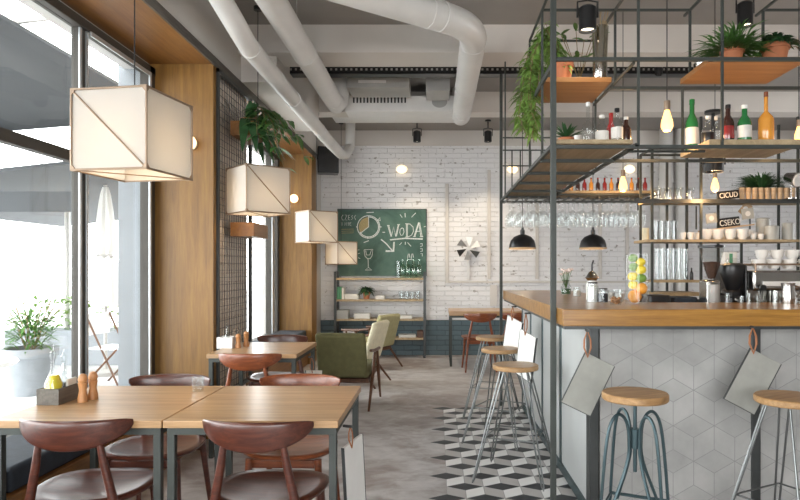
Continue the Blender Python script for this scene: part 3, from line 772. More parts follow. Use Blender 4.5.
# ================================================================== CHALKBOARD
CB = thing('chalkboard', 'green chalkboard with white drawings and WODA on the brick wall', 'chalkboard', (0, 9.9, 0))
x0, x1, z0, z1 = X(338, 9.86), X(426, 9.86), Z(276, 9.86), Z(209.5, 9.86)
MB().box(x0, x1, -.03, -.002, z0, z1).build('board', 'chalkboard', CB)
MB().box(x0 - .012, x0, -.035, 0, z0, z1).box(x1, x1 + .012, -.035, 0, z0, z1).box(x0 - .012, x1 + .012, -.035, 0, z1, z1 + .012).build('frame', 'steel', CB)
def chalk(strokes, r, name='chalk_lettering', mat='chalk'):
    s_ = MB()
    for st in strokes:
        s_.tube([(X(330 + p_[0] / 8, 9.86), -.031, Z(200 + p_[1] / 8, 9.86)) for p_ in st], r, 6)
    return s_.build(name, mat, CB)
WD = [[(462, 205), (487, 292)], [(470, 203), (493, 290)], [(490, 292), (510, 215), (525, 292)], [(525, 292), (545, 198)], [(532, 290), (552, 196)], [(457, 203), (476, 203)], [(538, 197), (560, 196)],
      [(577, 222), (561, 235), (558, 262), (568, 284), (582, 280), (592, 255), (588, 230), (577, 222)],
      [(611, 188), (611, 296)], [(619, 190), (619, 294)], [(603, 190), (640, 192), (664, 215), (668, 250), (652, 282), (622, 296), (603, 296)],
      [(672, 290), (708, 178)], [(680, 290), (712, 182)], [(709, 178), (727, 292)], [(717, 180), (737, 292)], [(687, 250), (722, 250)], [(718, 294), (745, 294)], [(664, 292), (686, 292)],
      [(478, 316), (600, 304), (742, 310)], [(482, 321), (600, 309), (740, 315)]]
chalk(WD, .006)
chalk([[(408, 315), (450, 350), (498, 405)], [(510, 335), (504, 408), (445, 406)], [(514, 335), (510, 412), (445, 411)]], .010, 'chalk_arrow')
circ = lambda cx_, cy_, r_, a0, a1, n=26: [(cx_ + r_ * math.cos(R(a0 + (a1 - a0) * i / n)), cy_ + r_ * math.sin(R(a0 + (a1 - a0) * i / n))) for i in range(n + 1)]
chalk([circ(308, 215, 90, 0, 360), circ(308, 215, 80, -90, 150), [(308, 215), (308, 125)], [(308, 215), (240, 268)], [(392, 215), (412, 215)], [(302, 290), (302, 310)], [(218, 215), (208, 215)], [(420, 258), (440, 258)], [(385, 160), (398, 140), (402, 165), (385, 160)], [(290, 100), (350, 98)]], .007, 'chalk_clock')
sec = MB(); pts = [(308, 215)] + circ(308, 215, 78, 142, 270, 14)
sec.prism([(X(330 + a_ / 8, 9.86), -.0325, Z(200 + b_ / 8, 9.86)) for a_, b_ in pts], (0, .002, 0)); sec.build('chalk_sector', 'chalk_amber', CB, smooth=False)
chalk([[(560, 115), (578, 140)], [(600, 105), (602, 138)], [(686, 103), (652, 137)], [(750, 215), (765, 210)], [(575, 340), (555, 360)], [(602, 335), (602, 358)], [(620, 340), (648, 370)], [(310, 325), (270, 340)]], .006, 'chalk_rays')
chalk([[(105, 118), (92, 135), (96, 158), (110, 160)], [(118, 120), (135, 120), (118, 160), (136, 160)], [(160, 120), (146, 122), (146, 158), (160, 158)], [(146, 140), (157, 140)], [(182, 122), (170, 130), (182, 145), (170, 158)], [(206, 120), (194, 135), (205, 158)],
       [(95, 178), (95, 205)], [(118, 205), (118, 178), (134, 205), (134, 178)], [(146, 178), (146, 205)], [(170, 178), (157, 180), (157, 203), (170, 204)], [(157, 191), (167, 191)]], .0035, 'chalk_small_writing')
chalk([[(88, 235), (190, 232)], [(90, 250), (192, 247)], [(92, 265), (188, 262)]], .004, 'chalk_small_writing', 'chalk_amber')
chalk([[(272, 398), (280, 450), (300, 470), (322, 468), (336, 445), (342, 395), (272, 398)], [(285, 405), (292, 440), (318, 440), (330, 402)], [(304, 470), (306, 540), (280, 560), (335, 560), (308, 540)],
       ], .005, 'chalk_drawing')
chalk([[(222, 400), (235, 398)], [(222, 430), (240, 425)], [(225, 460), (240, 470)]], .004, 'chalk_small_writing')
chalk([[(620, 470), (626, 430), (634, 430), (638, 460)], [(650, 470), (655, 430), (662, 430), (668, 460)], [(610, 560), (615, 480), (640, 475), (668, 480), (675, 560)]], .005, 'chalk_drawing')
chalk([[(722, 350), (738, 348), (738, 368), (722, 372)], [(722, 390), (738, 388), (738, 410), (722, 412)], [(724, 430), (738, 428), (738, 450)]], .005, 'chalk_drawing')
# shelf below
SU = thing('display_shelf_unit', 'open steel shelf unit with pale boards under the chalkboard', 'shelf unit', (0, 9.54, 0))
for px in (335, 424.5):
    for yy in (0, .28):
        xx = X(px, 9.54); MB().box(xx - .018, xx + .018, yy, yy + .03, 0, 1.32 if yy == 0 else 1.32).build('upright', 'steel', SU)
SZ = [Z(278, 9.54), Z(299.5, 9.54), Z(319, 9.54), Z(338, 9.54)]
for z_ in SZ: MB().box(X(335, 9.54) + .019, X(424.5, 9.54) - .019, 0, .30, z_ - .03, z_).build('shelf_board', 'shelf_pale', SU, bev=.002)
G_ = 'things on the shelf unit under the chalkboard'
def bx(name, label, cat, px0, px1, d, z_, h, dep, mat, group=None, rz=0):
    xa, xb = X(px0, d), X(px1, d); t = tag(MB().box(-(xb - xa) / 2, (xb - xa) / 2, 0, dep, 0, h).build(name, mat, None, bev=.003), label, cat, group)
    t.location = ((xa + xb) / 2, d, z_); t.rotation_euler = (0, 0, rz); return t
for k, (a_, b_, mm, h, l_) in enumerate(((336.8, 339.0, 'green_book', .19, 'green folder at the left end of the upper chalkboard shelf'), (339.3, 341.4, 'green_book', .19, 'second green folder on the upper chalkboard shelf'), (341.7, 343.8, 'paper', .18, 'white folder beside the green folders under the chalkboard'))):
    bx('folder', l_, 'folder', a_, b_, 9.58, SZ[1], h, .2, mm, 'folders under the chalkboard')
bx('paper_stack', 'white paper stack between folders and plant under the chalkboard', 'papers', 344.5, 358.5, 9.6, SZ[1], .08, .2, 'paper')
bx('paper_stack', 'small white paper stack right of the potted plant under the chalkboard', 'papers', 375.5, 384.5, 9.6, SZ[1], .06, .18, 'paper')
t = thing('potted_succulent', 'small bushy plant in a terracotta pot on the chalkboard shelf', 'plant', (X(366.5, 9.66), 9.66, SZ[1]))
pot(t, .06, .11); p = MB(); plant_leaves(p, (0, 0, .12), 90, .05, .04, .12, .035, 11, .5, 1.2); p.build('foliage', 'leaf_dark', t)
def bottle(loc, r, h, mat, label, cat='bottle', group=None, cap='black', lab=None, capr=.38, neck=.35, name='bottle'):
    t = thing(name, label, cat, loc, 0, group)
    n0 = h * (1 - neck)
    bd = MB().lathe([(0, 0), (r * .92, 0), (r, .006), (r, n0 * .82), (r * .85, n0 * .93), (r * capr * 1.05, n0 * 1.12), (r * capr, h * .94), (r * capr, h * .96), (0, h * .96)], seg=20).build('body', mat, t)
    if lab: MB().lathe([(r * 1.01, n0 * .2), (r * 1.02, n0 * .21), (r * 1.02, n0 * .68), (r * 1.01, n0 * .69)], seg=20).build('label', lab, bd)
    if cap: MB().lathe([(0, h), (r * capr * 1.1, h), (r * capr * 1.15, h * .98), (r * capr * 1.15, h * .90), (r * capr, h * .90)], seg=14).build('cap', cap, t)
    return t
def tumbler(loc, r, h, label, mat='glass', group=None, name='drinking_glass', cat='glass'):
    m_ = MB().lathe([(0, 0), (r * .85, 0), (r, h), (r * .93, h), (r * .8, .008), (0, .008)], seg=16)
    o = m_.build(name, mat); o.location = loc; return tag(o, label, cat, group)
g0 = tumbler((X(398, 9.7), 9.7, SZ[0]), .045, .26, 'tall clear glass cylinder on the top chalkboard shelf', name='glass_vase', cat='vase', group='glassware on the top chalkboard shelf')
for i, px in enumerate((402.5, 408, 413.5, 419)):
    bottle((X(px, 9.7), 9.7, SZ[0]), .045, .30, 'carafe_glass', 'pale green carafe in the row at the right of the top chalkboard shelf', group='carafes on the top chalkboard shelf', cap=None, name='carafe', cat='carafe')
for i, px in enumerate((401, 406.5, 412, 417.5)):
    tumbler((X(px, 9.66), 9.66, SZ[1]), .042, .12, 'glass jar in the row at the right of the upper middle chalkboard shelf', group='jars under the chalkboard', name='glass_jar', cat='jar')
bx('storage_box', 'grey storage box at the left of the lower middle chalkboard shelf', 'box', 336.5, 348, 9.58, SZ[2], .13, .22, 'stone')
bx('paper_stack', 'long white paper stack on the lower middle chalkboard shelf', 'papers', 354, 369.5, 9.6, SZ[2], .08, .2, 'paper')
bx('paper_stack', 'white paper stack behind the khaki armchair top, lower middle shelf', 'papers', 378, 393, 9.6, SZ[2], .07, .2, 'paper')
bx('paper_stack', 'white paper stack at the right end of the lower middle chalkboard shelf', 'papers', 400, 412, 9.6, SZ[2], .05, .2, 'paper')
t = bx('label_box', 'white box with a dark label holder on the bottom chalkboard shelf', 'box', 343, 356, 9.56, SZ[3], .12, .22, 'white_metal')
o = MB().box(-.04, .04, -.006, -.001, .035, .065).build('label_holder', 'steel', t)
bx('magazine_stack', 'white magazines on the right of the bottom chalkboard shelf', 'magazines', 399, 416, 9.6, SZ[3], .04, .22, 'paper', None, .1)
bx('wooden_crate', 'small brown crate at the right end of the bottom chalkboard shelf', 'crate', 417, 423, 9.6, SZ[3], .1, .2, 'dark_wood')
# speaker
t = thing('wall_speaker', 'black loudspeaker mounted high in the back left corner', 'speaker', (X(328, 9.4), 9.4, Z(174, 9.4)), R(12))
MB().box(-.155, .155, -.14, .12, 0, .39).build('cabinet', 'black', t, bev=.012)
MB().cyl((0, -.141, .14), (0, -.146, .14), .1, seg=28).cyl((0, -.141, .3), (0, -.146, .3), .04, seg=20).build('driver', 'rubber', t)
MB().box(-.02, .02, .12, .47, .15, .22).build('bracket', 'steel', t)
# pinwheel
t = thing('metal_pinwheel', 'galvanised metal pinwheel mounted on the white brick wall', 'pinwheel', (X(468.5, 9.84), 9.84, Z(248.5, 9.84)))
MB().cyl((0, .02, 0), (0, .06, 0), .015).cyl((0, -.02, 0), (0, .02, 0), .028, seg=16).build('hub', 'white_metal', t)
for k in range(6):
    a_ = k * PI / 3 + .15; ca, sa = math.cos(a_), math.sin(a_); cb, sb = math.cos(a_ + .62), math.sin(a_ + .62)
    MB().prism([(.03 * ca, 0, .03 * sa), (.19 * ca, -.035, .19 * sa), (.19 * cb, .03, .19 * sb)], (0, .003, 0)).build('blade', 'ceramic' if k in (0, 1) else 'steel' if k in (3, 5) else 'grey_metal', t, smooth=False)  # white and dark blade colours paint light and shadow onto the metal
MB().box(-.018, .018, .02, .055, -.50, -.02).build('stem', 'white_metal', t)

# ================================================================== BAR COUNTER
t = thing('bar_counter', 'L-shaped bar with thick oak top and grey rhombus tiled front', 'bar counter', (0, 0, 0))
bt = MB()
bt.prism([(.655, 3.25, 1.062), (3.3, 3.25, 1.062), (3.3, 3.93, 1.062), (1.30, 3.93, 1.062), (1.30, 6.2, 1.062), (.655, 6.2, 1.062)], (0, 0, .088))
bt.build('worktop', 'bar_top', t, smooth=False, bev=.004)
MB().box(.665, 3.3, 3.26, 3.42, 1.045, 1.0615).box(.665, .82, 3.42, 6.19, 1.045, 1.0615).build('under_rail', 'steel', t)
MB().box(.90, 3.3, 3.455, 3.52, 0, 1.045).build('front_panel', 'tile', t, smooth=False)
for xx in (.842, 1.735): MB().box(xx, xx + .05, 3.445, 3.53, 0, 1.045).build('front_post', 'steel', t, bev=.003)
for y0, y1 in ((3.53, 4.24), (4.30, 4.98), (5.04, 5.60), (5.66, 6.15)): MB().box(.845, .90, y0, y1, .05, 1.045).build('side_panel', 'side_panel', t, bev=.002)
for yy in (4.24, 4.98, 5.60, 6.15): MB().box(.84, .90, yy, yy + .06, .0, 1.045).build('side_post', 'teal_steel', t, bev=.002)
MB().box(.83, .90, 3.53, 6.15, 0, .049).build('kick_rail', 'teal_steel', t)
# back counter (lower) hidden behind
t = thing('back_counter', 'low dark work counter behind the bar carrying the coffee machine', 'counter', (1.35, 3.96, 0))
MB().box(0, 2.3, 0, .72, .88, .92).build('worktop', 'grey_metal', t, bev=.003)
MB().box(.02, 2.28, .03, .70, 0, .88).build('cabinet', 'steel', t)
# boards on bar
bgp = 'menu boards hung on straps'
hung_board((X(587, 3.24), 3.235, 1.04), 0, R(26), .165, .285, 'grey_felt', .005, 'grey menu board hung on a strap at the bar corner, by the post', drop=.115, off=.06)
hung_board((X(752, 3.24), 3.235, 1.06), 0, R(28), .175, .295, 'grey_felt', .0055, 'grey menu board on an orange leather strap, right side of the bar front', drop=.115, off=.06)
hung_board((.615, 4.3, 1.055), R(-66), R(12), .20, .32, 'white_board', .004, 'nearer menu board, whitened for window light, hung along the bar side above the stools', drop=.13)  # white colour stands in for window light on this board
hung_board((.615, 5.05, 1.055), R(-62), R(14), .21, .31, 'white_board', .004, 'farther menu board, whitened for window light, hung along the bar side above the stools', drop=.09)  # window light put into the board colour here too

# ================================================================== STOOLS
def stool(loc, rz, lab, z_=.735, r=.15, leg='zinc', name='bar_stool'):
    t = thing(name, lab, 'stool', loc, rz, 'bar stools with round wooden seats')
    MB().lathe([(0, z_ - .032), (r * .97, z_ - .032), (r, z_ - .026), (r, z_ - .006), (r * .97, z_), (0, z_)], seg=40).build('seat', 'seat_wood', t)
    for k in range(4):
        a_ = PI / 4 + k * PI / 2; ca, sa = math.cos(a_), math.sin(a_); px_, py_ = -sa, ca
        w0 = .022
        MB().tube([(ca * .10 + px_ * w0, sa * .10 + py_ * w0, z_ - .033), (ca * .31 + px_ * .008, sa * .31 + py_ * .008, .03), (ca * .32, sa * .32, .006), (ca * .31 - px_ * .008, sa * .31 - py_ * .008, .03), (ca * .10 - px_ * w0, sa * .10 - py_ * w0, z_ - .033)], .0055, 8).build('leg', leg, t)
    rr_ = .10 + .21 * (1 - .28 / z_)
    MB().tube([(rr_ * math.cos(PI / 4 + k * PI / 2), rr_ * math.sin(PI / 4 + k * PI / 2), .28) for k in range(4)], .005, 8, True).build('foot_rail', leg, t)
    MB().cyl((0, 0, z_ - .036), (0, 0, z_ - .032), .12, seg=24).build('mounting_plate', leg, t)
stool((.515, 4.1, 0), R(-20), 'nearest bar stool on the bar side, over the cube-pattern floor')
stool((.50, 4.95, 0), R(-28), 'middle bar stool on the bar side, behind the nearest')
stool((.51, 5.8, 0), R(-15), 'farthest bar stool on the bar side, next to the far post')
stool((1.655, 2.93, 0), R(28), 'hairpin-leg bar stool in front of the tiled bar, cut by the right edge', .765, .155, 'zinc')
def smooth(p, n=5):
    o = []
    for i in range(len(p) - 1):
        a, b_, c_, d = p[max(i - 1, 0)], p[i], p[i + 1], p[min(i + 2, len(p) - 1)]
        for k in range(n):
            t = k / n; o.append(tuple(.5 * (2 * b_[j] + (c_[j] - a[j]) * t + (2 * a[j] - 5 * b_[j] + 4 * c_[j] - d[j]) * t * t + (3 * b_[j] - a[j] - 3 * c_[j] + d[j]) * t ** 3) for j in range(len(b_))))
    return o + [tuple(p[-1])]
def swivel(loc, lab):
    t = thing('swivel_stool', lab, 'stool', loc, R(20))
    z_ = .788; r = .150
    MB().lathe([(0, z_ - .034), (r * .97, z_ - .034), (r, z_ - .028), (r, z_ - .006), (r * .97, z_), (0, z_)], seg=40).build('seat', 'seat_wood', t)
    MB().cyl((0, 0, .42), (0, 0, z_ - .035), .009).cyl((0, 0, z_ - .045), (0, 0, z_ - .034), .06).build('screw_spindle', 'teal_steel', t)
    MB().cyl((0, 0, .53), (0, 0, .62), .022, seg=18).build('sleeve', 'teal_steel', t)
    for k in range(4):
        a_ = k * PI / 2; ca, sa = math.cos(a_), math.sin(a_)
        prof = [(.21, 0), (.19, .25), (.165, .5), (.145, .62), (.12, .675), (.09, .692), (.06, .675), (.04, .63), (.034, .57), (.036, .5), (.06, .42), (.10, .33), (.135, .25)]
        MB().tube([(q * ca, q * sa, h) for q, h in smooth(prof)], .0075, 8).build('leg', 'teal_steel', t)
    q = .187
    MB().tube([(q * math.cos(k * PI / 2), q * math.sin(k * PI / 2), .26) for k in range(4)], .008, 8, True).build('foot_rail', 'teal_steel', t)
swivel((X(635, 2.9), 2.9, 0), 'swivel bar stool with arched blue-grey legs before the tiled bar')

# ================================================================== OVERHEAD RACK
RK = thing('overhead_rack', 'tall dark steel rack of rods and posts standing over the bar', 'rack', (0, 0, 0))
def rod(p0, p1, r=.007, name='rod'): return MB().box(*[v for i in range(3) for v in (min(p0[i], p1[i]) - (r if p0[i] == p1[i] or True else 0), max(p0[i], p1[i]) + r)]).build(name, 'steel_frame', RK, smooth=False)
XL = .638
MB().box(XL - .015, XL + .015, 3.415, 3.445, 0, 3.55).build('post', 'steel_frame', RK, bev=.002)
MB().box(XL - .014, XL + .014, 6.21, 6.238, 0, 3.55).build('post', 'steel_frame', RK, bev=.002)
rod((XL, 5.85, 2.06), (XL, 5.85, 3.545), .0065, 'upright')
for yy in (3.79, 4.30): rod((XL, yy, 2.06), (XL, yy, 2.93), .0065, 'upright')
for xx, yy, z0, z1 in ((1.105, 3.43, 2.035, 3.545), (1.565, 3.43, 2.035, 3.545), (1.08, 3.79, 2.5, 2.93), (1.534, 3.79, 2.531, 2.93), (1.977, 3.79, 2.531, 2.93), (1.52, 3.87, 2.06, 2.48), (1.09, 4.3, 2.06, 2.93), (2.1, 3.43, 2.035, 3.545), (1.68, 4.2, 2.05, 2.35)):
    rod((xx, yy, z0), (xx, yy, z1), .0065, 'upright')
for z_ in (2.51, 2.03): rod((XL, 3.43, z_), (3.0, 3.43, z_), .010, 'rail')
for x0_, x1_ in ((XL, 1.534), (1.977, 3.0)): rod((x0_, 3.79, 2.93), (x1_, 3.79, 2.93), .0065, 'rail')
rod((XL, 4.3, 2.93), (1.09, 4.3, 2.93), .0065, 'rail')
rod((1.08, 3.87, 2.48), (3.0, 3.87, 2.48), .009, 'rail'); rod((1.08, 3.87, 2.03), (3.0, 3.87, 2.03), .009, 'rail'); rod((1.09, 3.56, 2.03), (1.52, 3.56, 2.03), .006, 'rail')
for xx in (XL, 1.08, 1.534, 1.977): rod((xx, 2.9, 2.93), (xx, 4.3 if xx < 1.2 else 3.87, 2.93), .0065, 'rail')
rod((XL, 3.43, 2.04), (XL, 6.22, 2.04), .010, 'side_rail'); rod((1.095, 3.43, 2.04), (1.095, 6.22, 2.04), .010, 'side_rail')
rod((XL, 3.43, 2.5), (XL, 4.3, 2.48), .0065, 'side_rail'); rod((1.08, 3.43, 2.49), (1.08, 4.3, 2.49), .0065, 'side_rail')
for yy in (3.86, 4.36, 4.86, 5.36, 5.8, 6.2): MB().box(XL, 1.095, yy - .012, yy + .012, 2.018, 2.038).build('cross_bar', 'steel_frame', RK, smooth=False)
# far lattice uprights and wall side grid
for z_ in (2.35, 2.5, 2.62): rod((XL, 6.0, z_), (1.1, 6.0, z_), .006, 'rail')
for xx in (.72, .80, .9, 1.0): rod((xx, 6.0, 2.05), (xx, 6.0, 2.5), .006, 'upright')
rod((.655, 6.22, 2.03), (2.0, 6.22, 2.03), .01, 'rail'); rod((1.1, 5.62, 2.03), (2.0, 5.62, 2.03), .0065, 'rail'); rod((2.0, 5.62, 2.03), (2.0, 6.22, 2.03), .0065, 'rail'); rod((2.0, 6.22, 1.95), (2.0, 6.22, 3.545), .0065, 'upright')
# shelf boards
def board(x0_, x1_, y0_, y1_, z_, lab, mat, th=.03):
    o = MB().box(-(x1_ - x0_) / 2, (x1_ - x0_) / 2, -(y1_ - y0_) / 2, (y1_ - y0_) / 2, 0, th).build('rack_shelf', mat, None, bev=.002)
    o.location = ((x0_ + x1_) / 2, (y0_ + y1_) / 2, z_); return tag(o, lab, 'shelf', 'wooden shelves in the overhead rack')
SA = 2.50; SB = 2.051 + .024
board(.66, 1.065, 3.81, 4.29, SA, 'upper left oak shelf of the rack, under the dried twigs', 'shelf_wood')
board(.655, 1.08, 3.445, 6.18, 2.051, 'long lower shelf of the rack running back along the bar side', 'shelf_pale', .024)
board(1.50, 2.03, 3.445, 3.855, SA, 'upper right orange-lit shelf of the rack carrying terracotta pots', 'shelf_wood')
board(1.50, 2.03, 3.445, 3.855, 2.045, 'lower right rack shelf carrying the liquor bottles', 'shelf_pale')
board(1.11, 1.99, 5.64, 6.2, 2.045, 'far shelf over the hanging wine glasses', 'shelf_pale', .024)
SAt, SDt, SBt = SA + .03, 2.075, 2.075
# bottles on B (near right)
gB = 'bottles on the lower left rack shelf'
bottle((X(588, 3.6), 3.6, SBt), .036, .245, 'glass', 'clear long-necked bottle, leftmost on the lower left rack shelf', group=gB, cap='ceramic', capr=.3, neck=.5)
bottle((X(602, 3.6), 3.6, SBt), .038, .17, 'glass', 'clear bottle with pale label next to the long-necked bottle', group=gB, cap='paper', lab='label')
bottle((X(611, 3.75), 3.75, SBt), .03, .22, 'red_liquor', 'slim red bottle on the lower left rack shelf', group=gB, cap='red_liquor')
bottle((X(617, 3.56), 3.56, SBt), .033, .2, 'glass', 'clear bottle with black cap near the shelf corner', group=gB, cap='black', lab='label')
bottle((X(626, 3.6), 3.6, SBt), .03, .16, 'dark_glass', 'dark bottle at the right end of the lower left rack shelf', group=gB, cap='paper')
tumbler((X(577, 3.56), 3.56, SBt), .017, .045, 'tiny white cup beside the aloe on the rack shelf', 'ceramic', name='small_cup', cat='cup')
t = thing('potted_aloe', 'aloe in a small terracotta pot on the lower left rack shelf', 'plant', (X(566, 3.66), 3.66, SBt))
pot(t, .048, .05); p = MB(); r_ = random.Random(9)
for i in range(34):
    a_ = r_.uniform(0, 6.28); p.leaf((0, 0, .045), (math.cos(a_), math.sin(a_), r_.uniform(.4, 2.4)), r_.uniform(.09, .16), .018, .25)
p.build('foliage', 'leaf_dark', t)
# trailing plant on A
t = thing('trailing_potted_plant', 'terracotta pot with bright green fern trailing down the rack post', 'plant', (.80, 3.95, SAt))
pot(t, .062, .13, 0, 0)
p = MB(); s_ = MB(); r_ = random.Random(21)
for i in range(11):
    ox, oy = r_.uniform(-.24, -.13), r_.uniform(.1, .38); L = r_.uniform(.18, .48)
    pts = [(0, 0, .12), (ox * .5, oy * .5, .34 + r_.uniform(-.05, .08)), (ox * .9, oy * .9, .22), (ox, oy, .05), (ox + r_.uniform(-.04, .04), oy, .05 - L * .5), (ox + r_.uniform(-.05, .05), oy, .0 - L * .95 + .1)]
    s_.tube(pts, .0025, 5)
    for k in range(len(pts) - 1):
        a0, a1 = Vector(pts[k]), Vector(pts[k + 1])
        for j in range(7):
            q = a0.lerp(a1, j / 9)
            for c_ in range(2):
                an = r_.uniform(0, 6.28); p.leaf(q, (math.cos(an), math.sin(an), r_.uniform(-.4, .6)), r_.uniform(.05, .10), .022, .7, n=3)
p.build('foliage', 'leaf_light', t); s_.build('stem', 'stem', t)
t = thing('potted_vine', 'thin leafy shoots rising from a pot on the upper left rack shelf', 'plant', (.93, 4.1, SAt))
pot(t, .04, .06); p = MB(); s_ = MB()
for i in range(6):
    a_ = i * 1.1; pts = [(0, 0, .05), (.05 * math.cos(a_), .04 * math.sin(a_), .2), (.12 * math.cos(a_), .09 * math.sin(a_), .36)]
    s_.tube(pts, .0025, 5)
    for k in range(1, 3): p.leaf(pts[k], (math.cos(a_), math.sin(a_), .6), .10, .03, .3); p.leaf(pts[k], (math.cos(a_ + 2), math.sin(a_ + 2), .5), .09, .03, .3)
p.build('foliage', 'leaf', t); s_.build('stem', 'stem', t)
t = thing('glass_vase', 'tall glass vase of dried twigs on the upper left rack shelf', 'vase', (1.012, 3.88, SAt))
MB().lathe([(0, 0), (.042, 0), (.046, .01), (.044, .15), (.052, .33), (.048, .33), (.040, .15), (.040, .012), (0, .012)]).build('glass', 'mirror_glass', t)
s_ = MB(); r_ = random.Random(4)
for i in range(13):
    a_ = r_.uniform(0, 6.28); s_.tube([(.02 * math.cos(a_), .02 * math.sin(a_), .015), (-.015 * math.cos(a_ + 1), -.015 * math.sin(a_ + 1), .2), (.05 * math.cos(a_), .05 * math.sin(a_), r_.uniform(.33, .44))], .003, 5)
s_.build('twig', 'twig', t)
# C plants
t = thing('potted_herb', 'feathery green herb in a terracotta pot on the upper right rack shelf', 'plant', (X(732, 3.58), 3.58, SAt))
pot(t, .066, .085)
p = MB(); r_ = random.Random(31)
for i in range(560):
    a_ = r_.uniform(0, 6.28); q = r_.random() ** .5
    b0 = Vector((.05 * q * math.cos(a_), .05 * q * math.sin(a_), .07)); d = Vector((q * math.cos(a_), q * math.sin(a_), r_.uniform(.35, 1.6) * (1.2 - q))).normalized()
    L = r_.uniform(.10, .24); p.leaf(b0 + d * L * r_.uniform(0, .5), d + Vector((r_.uniform(-.4, .4), r_.uniform(-.4, .4), 0)), L * .65, .012, .4, n=3)
p.build('foliage', 'leaf', t)
t = thing('potted_creeper', 'dark creeper in a bigger terracotta pot at the right of the upper shelf', 'plant', (X(775, 3.62), 3.62, SAt))
pot(t, .078, .125)
p = MB(); r_ = random.Random(32)
for i in range(230):
    a_ = r_.uniform(0, 6.28); q = r_.random() ** .5; p.leaf((.07 * q * math.cos(a_), .07 * q * math.sin(a_), .12 + .06 * (1 - q)), (math.cos(a_), math.sin(a_), r_.uniform(.0, 1.4)), r_.uniform(.05, .09), .02, .6, n=3)
p.build('foliage', 'leaf_dark', t)
p = MB(); s_ = MB()
for i in range(3):
    pts = [(.05, 0, .1), (.12, 0, .12 + i * .02), (.17 + .02 * i, -.01, .06), (.19 + .02 * i, -.02, .02)]; s_.tube(pts, .003, 5)
    for q in pts[1:]: p.leaf(q, (1, .3, -.2), .05, .015, .5)
s_.build('stem', 'stem', t); p.build('foliage', 'leaf_dark', t)
t = thing('potted_ivy', 'small dark leafy plant between the two terracotta pots', 'plant', (X(755, 3.7), 3.72, SAt))
pot(t, .035, .05, mat='stone'); p = MB(); plant_leaves(p, (0, 0, .04), 90, .04, .07, .06, .02, 8, .6, .6); p.build('foliage', 'leaf', t)
t = thing('dark_bowl', 'dark metal bowl at the left end of the upper right shelf', 'bowl', (X(702, 3.8), 3.78, SAt))
MB().lathe([(0, 0), (.03, 0), (.055, .035), (.06, .07), (.056, .07), (.05, .035), (0, .01)]).build('bowl', 'chrome', t)
MB().ball((0, 0, .075), .045, (1, 1, .6)).build('contents', 'black', t)
# D bottles
gD = 'liquor bottles on the lower right rack shelf'
bottle((X(692, 3.8) + .0, 3.8, SDt), .037, .315, 'green_glass', 'green bottle with pale band, leftmost on the lower right rack shelf', group=gD, cap='green_glass', lab='label')
bottle((X(708, 3.66), 3.66, SDt), .035, .18, 'glass', 'short clear bottle with black label among the liquor bottles', group=gD, cap='ceramic', lab='black')
bottle((X(716, 3.75), 3.75, SDt), .022, .2, 'glass', 'thin clear bottle behind the short clear one', group=gD, cap='ceramic')
bottle((X(728, 3.58), 3.58, SDt), .034, .225, 'dark_glass', 'dark red bottle with black neck among the liquor bottles', group=gD, cap='black', lab='red_liquor')
bottle((X(744.5, 3.55), 3.55, SDt), .038, .215, 'green_glass', 'green bottle with white cap and white label', group=gD, cap='ceramic', lab='label')
bottle((X(766, 3.55), 3.55, SDt), .042, .29, 'amber', 'amber brandy bottle with a long brown stopper', group=gD, cap='walnut_red', capr=.25, neck=.45)
# far shelf bottles
for i in range(13):
    bottle((1.17 + i * .062, 5.75, 2.069), .02, .13, ('red_liquor', 'amber', 'dark_glass')[i % 3], 'small bottle in the row on the far shelf over the wine glasses', group='small bottles on the far shelf', cap='red_liquor')
# wine glasses
wg = None
for j, yy in enumerate((5.72, 5.88, 6.05)):
    for i in range(15):
        x_ = .70 + i * .09
        if x_ > 1.95: continue
        if wg is None:
            wg = thing('wine_glass', 'wine glass hanging upside down in the rows under the far shelf', 'wine glass', (x_, yy, 1.80), 0, 'wine glasses hanging over the bar')
            MB().lathe([(.035, -.04), (.043, .02), (.038, .07), (.004, .10), (.0035, .19), (.033, .2), (.033, .203), (0, .203)], seg=14).build('bowl', 'glass', wg)
            MB().lathe([(.034, .198), (.035, .202), (0, .204)], seg=14).build('foot', 'glass', wg)
        else: dup(wg, (x_, yy, 1.80))
t = thing('glass_hanger', 'steel rails holding the upside-down wine glasses', 'rack', (.66, 5.66, 2.004))
g_ = MB()
for i in range(16): g_.box(i * .09 - .008, i * .09 + .008, 0, .5, 0, .010)
g_.build('rail', 'steel', t); MB().box(0, 1.33, .20, .215, .0101, .018).build('cross_rail', 'steel', t)

# dome pendants
def dome(px, d, lab):
    t = thing('dome_pendant_lamp', lab, 'lamp', (X(px, d), d, Z(248, d)), 0, 'black dome pendants behind the bar')
    R_ = 13.4 * d / 625; H_ = R_ * 1.0
    MB().lathe([(R_, 0), (R_ * .97, H_ * .25), (R_ * .88, H_ * .55), (R_ * .64, H_ * .83), (R_ * .25, H_), (R_ * .24, H_ * .97), (R_ * .58, H_ * .82), (R_ * .83, H_ * .53), (R_ * .95, H_ * .23), (R_ * .98, 0)], seg=36).build('lamp_shade', 'black', t)
    MB().lathe([(R_ * 1.0, -.012), (R_ * 1.02, -.006), (R_ * 1.02, .004), (R_ * .99, .006), (R_ * .96, -.002)], seg=36).build('rim', 'pale_wood', t)
    MB().cyl((0, 0, H_ * .98), (0, 0, H_ * 1.35), R_ * .17, seg=16).cyl((0, 0, H_ * 1.35), (0, 0, H_ * 1.55), R_ * .1, seg=12).build('lamp_holder', 'black', t)
    MB().cyl((0, 0, H_ * 1.5), (0, 0, 3.55 - Z(248, d)), .004, seg=6).build('cord', 'black', t)
    MB().ball((0, 0, H_ * .45), .04).build('bulb', 'warm_disc', t)
    lamp('dome_bulb', 'POINT', (0, 0, H_ * .2), 4, (1, .75, .45), .04, None, t)
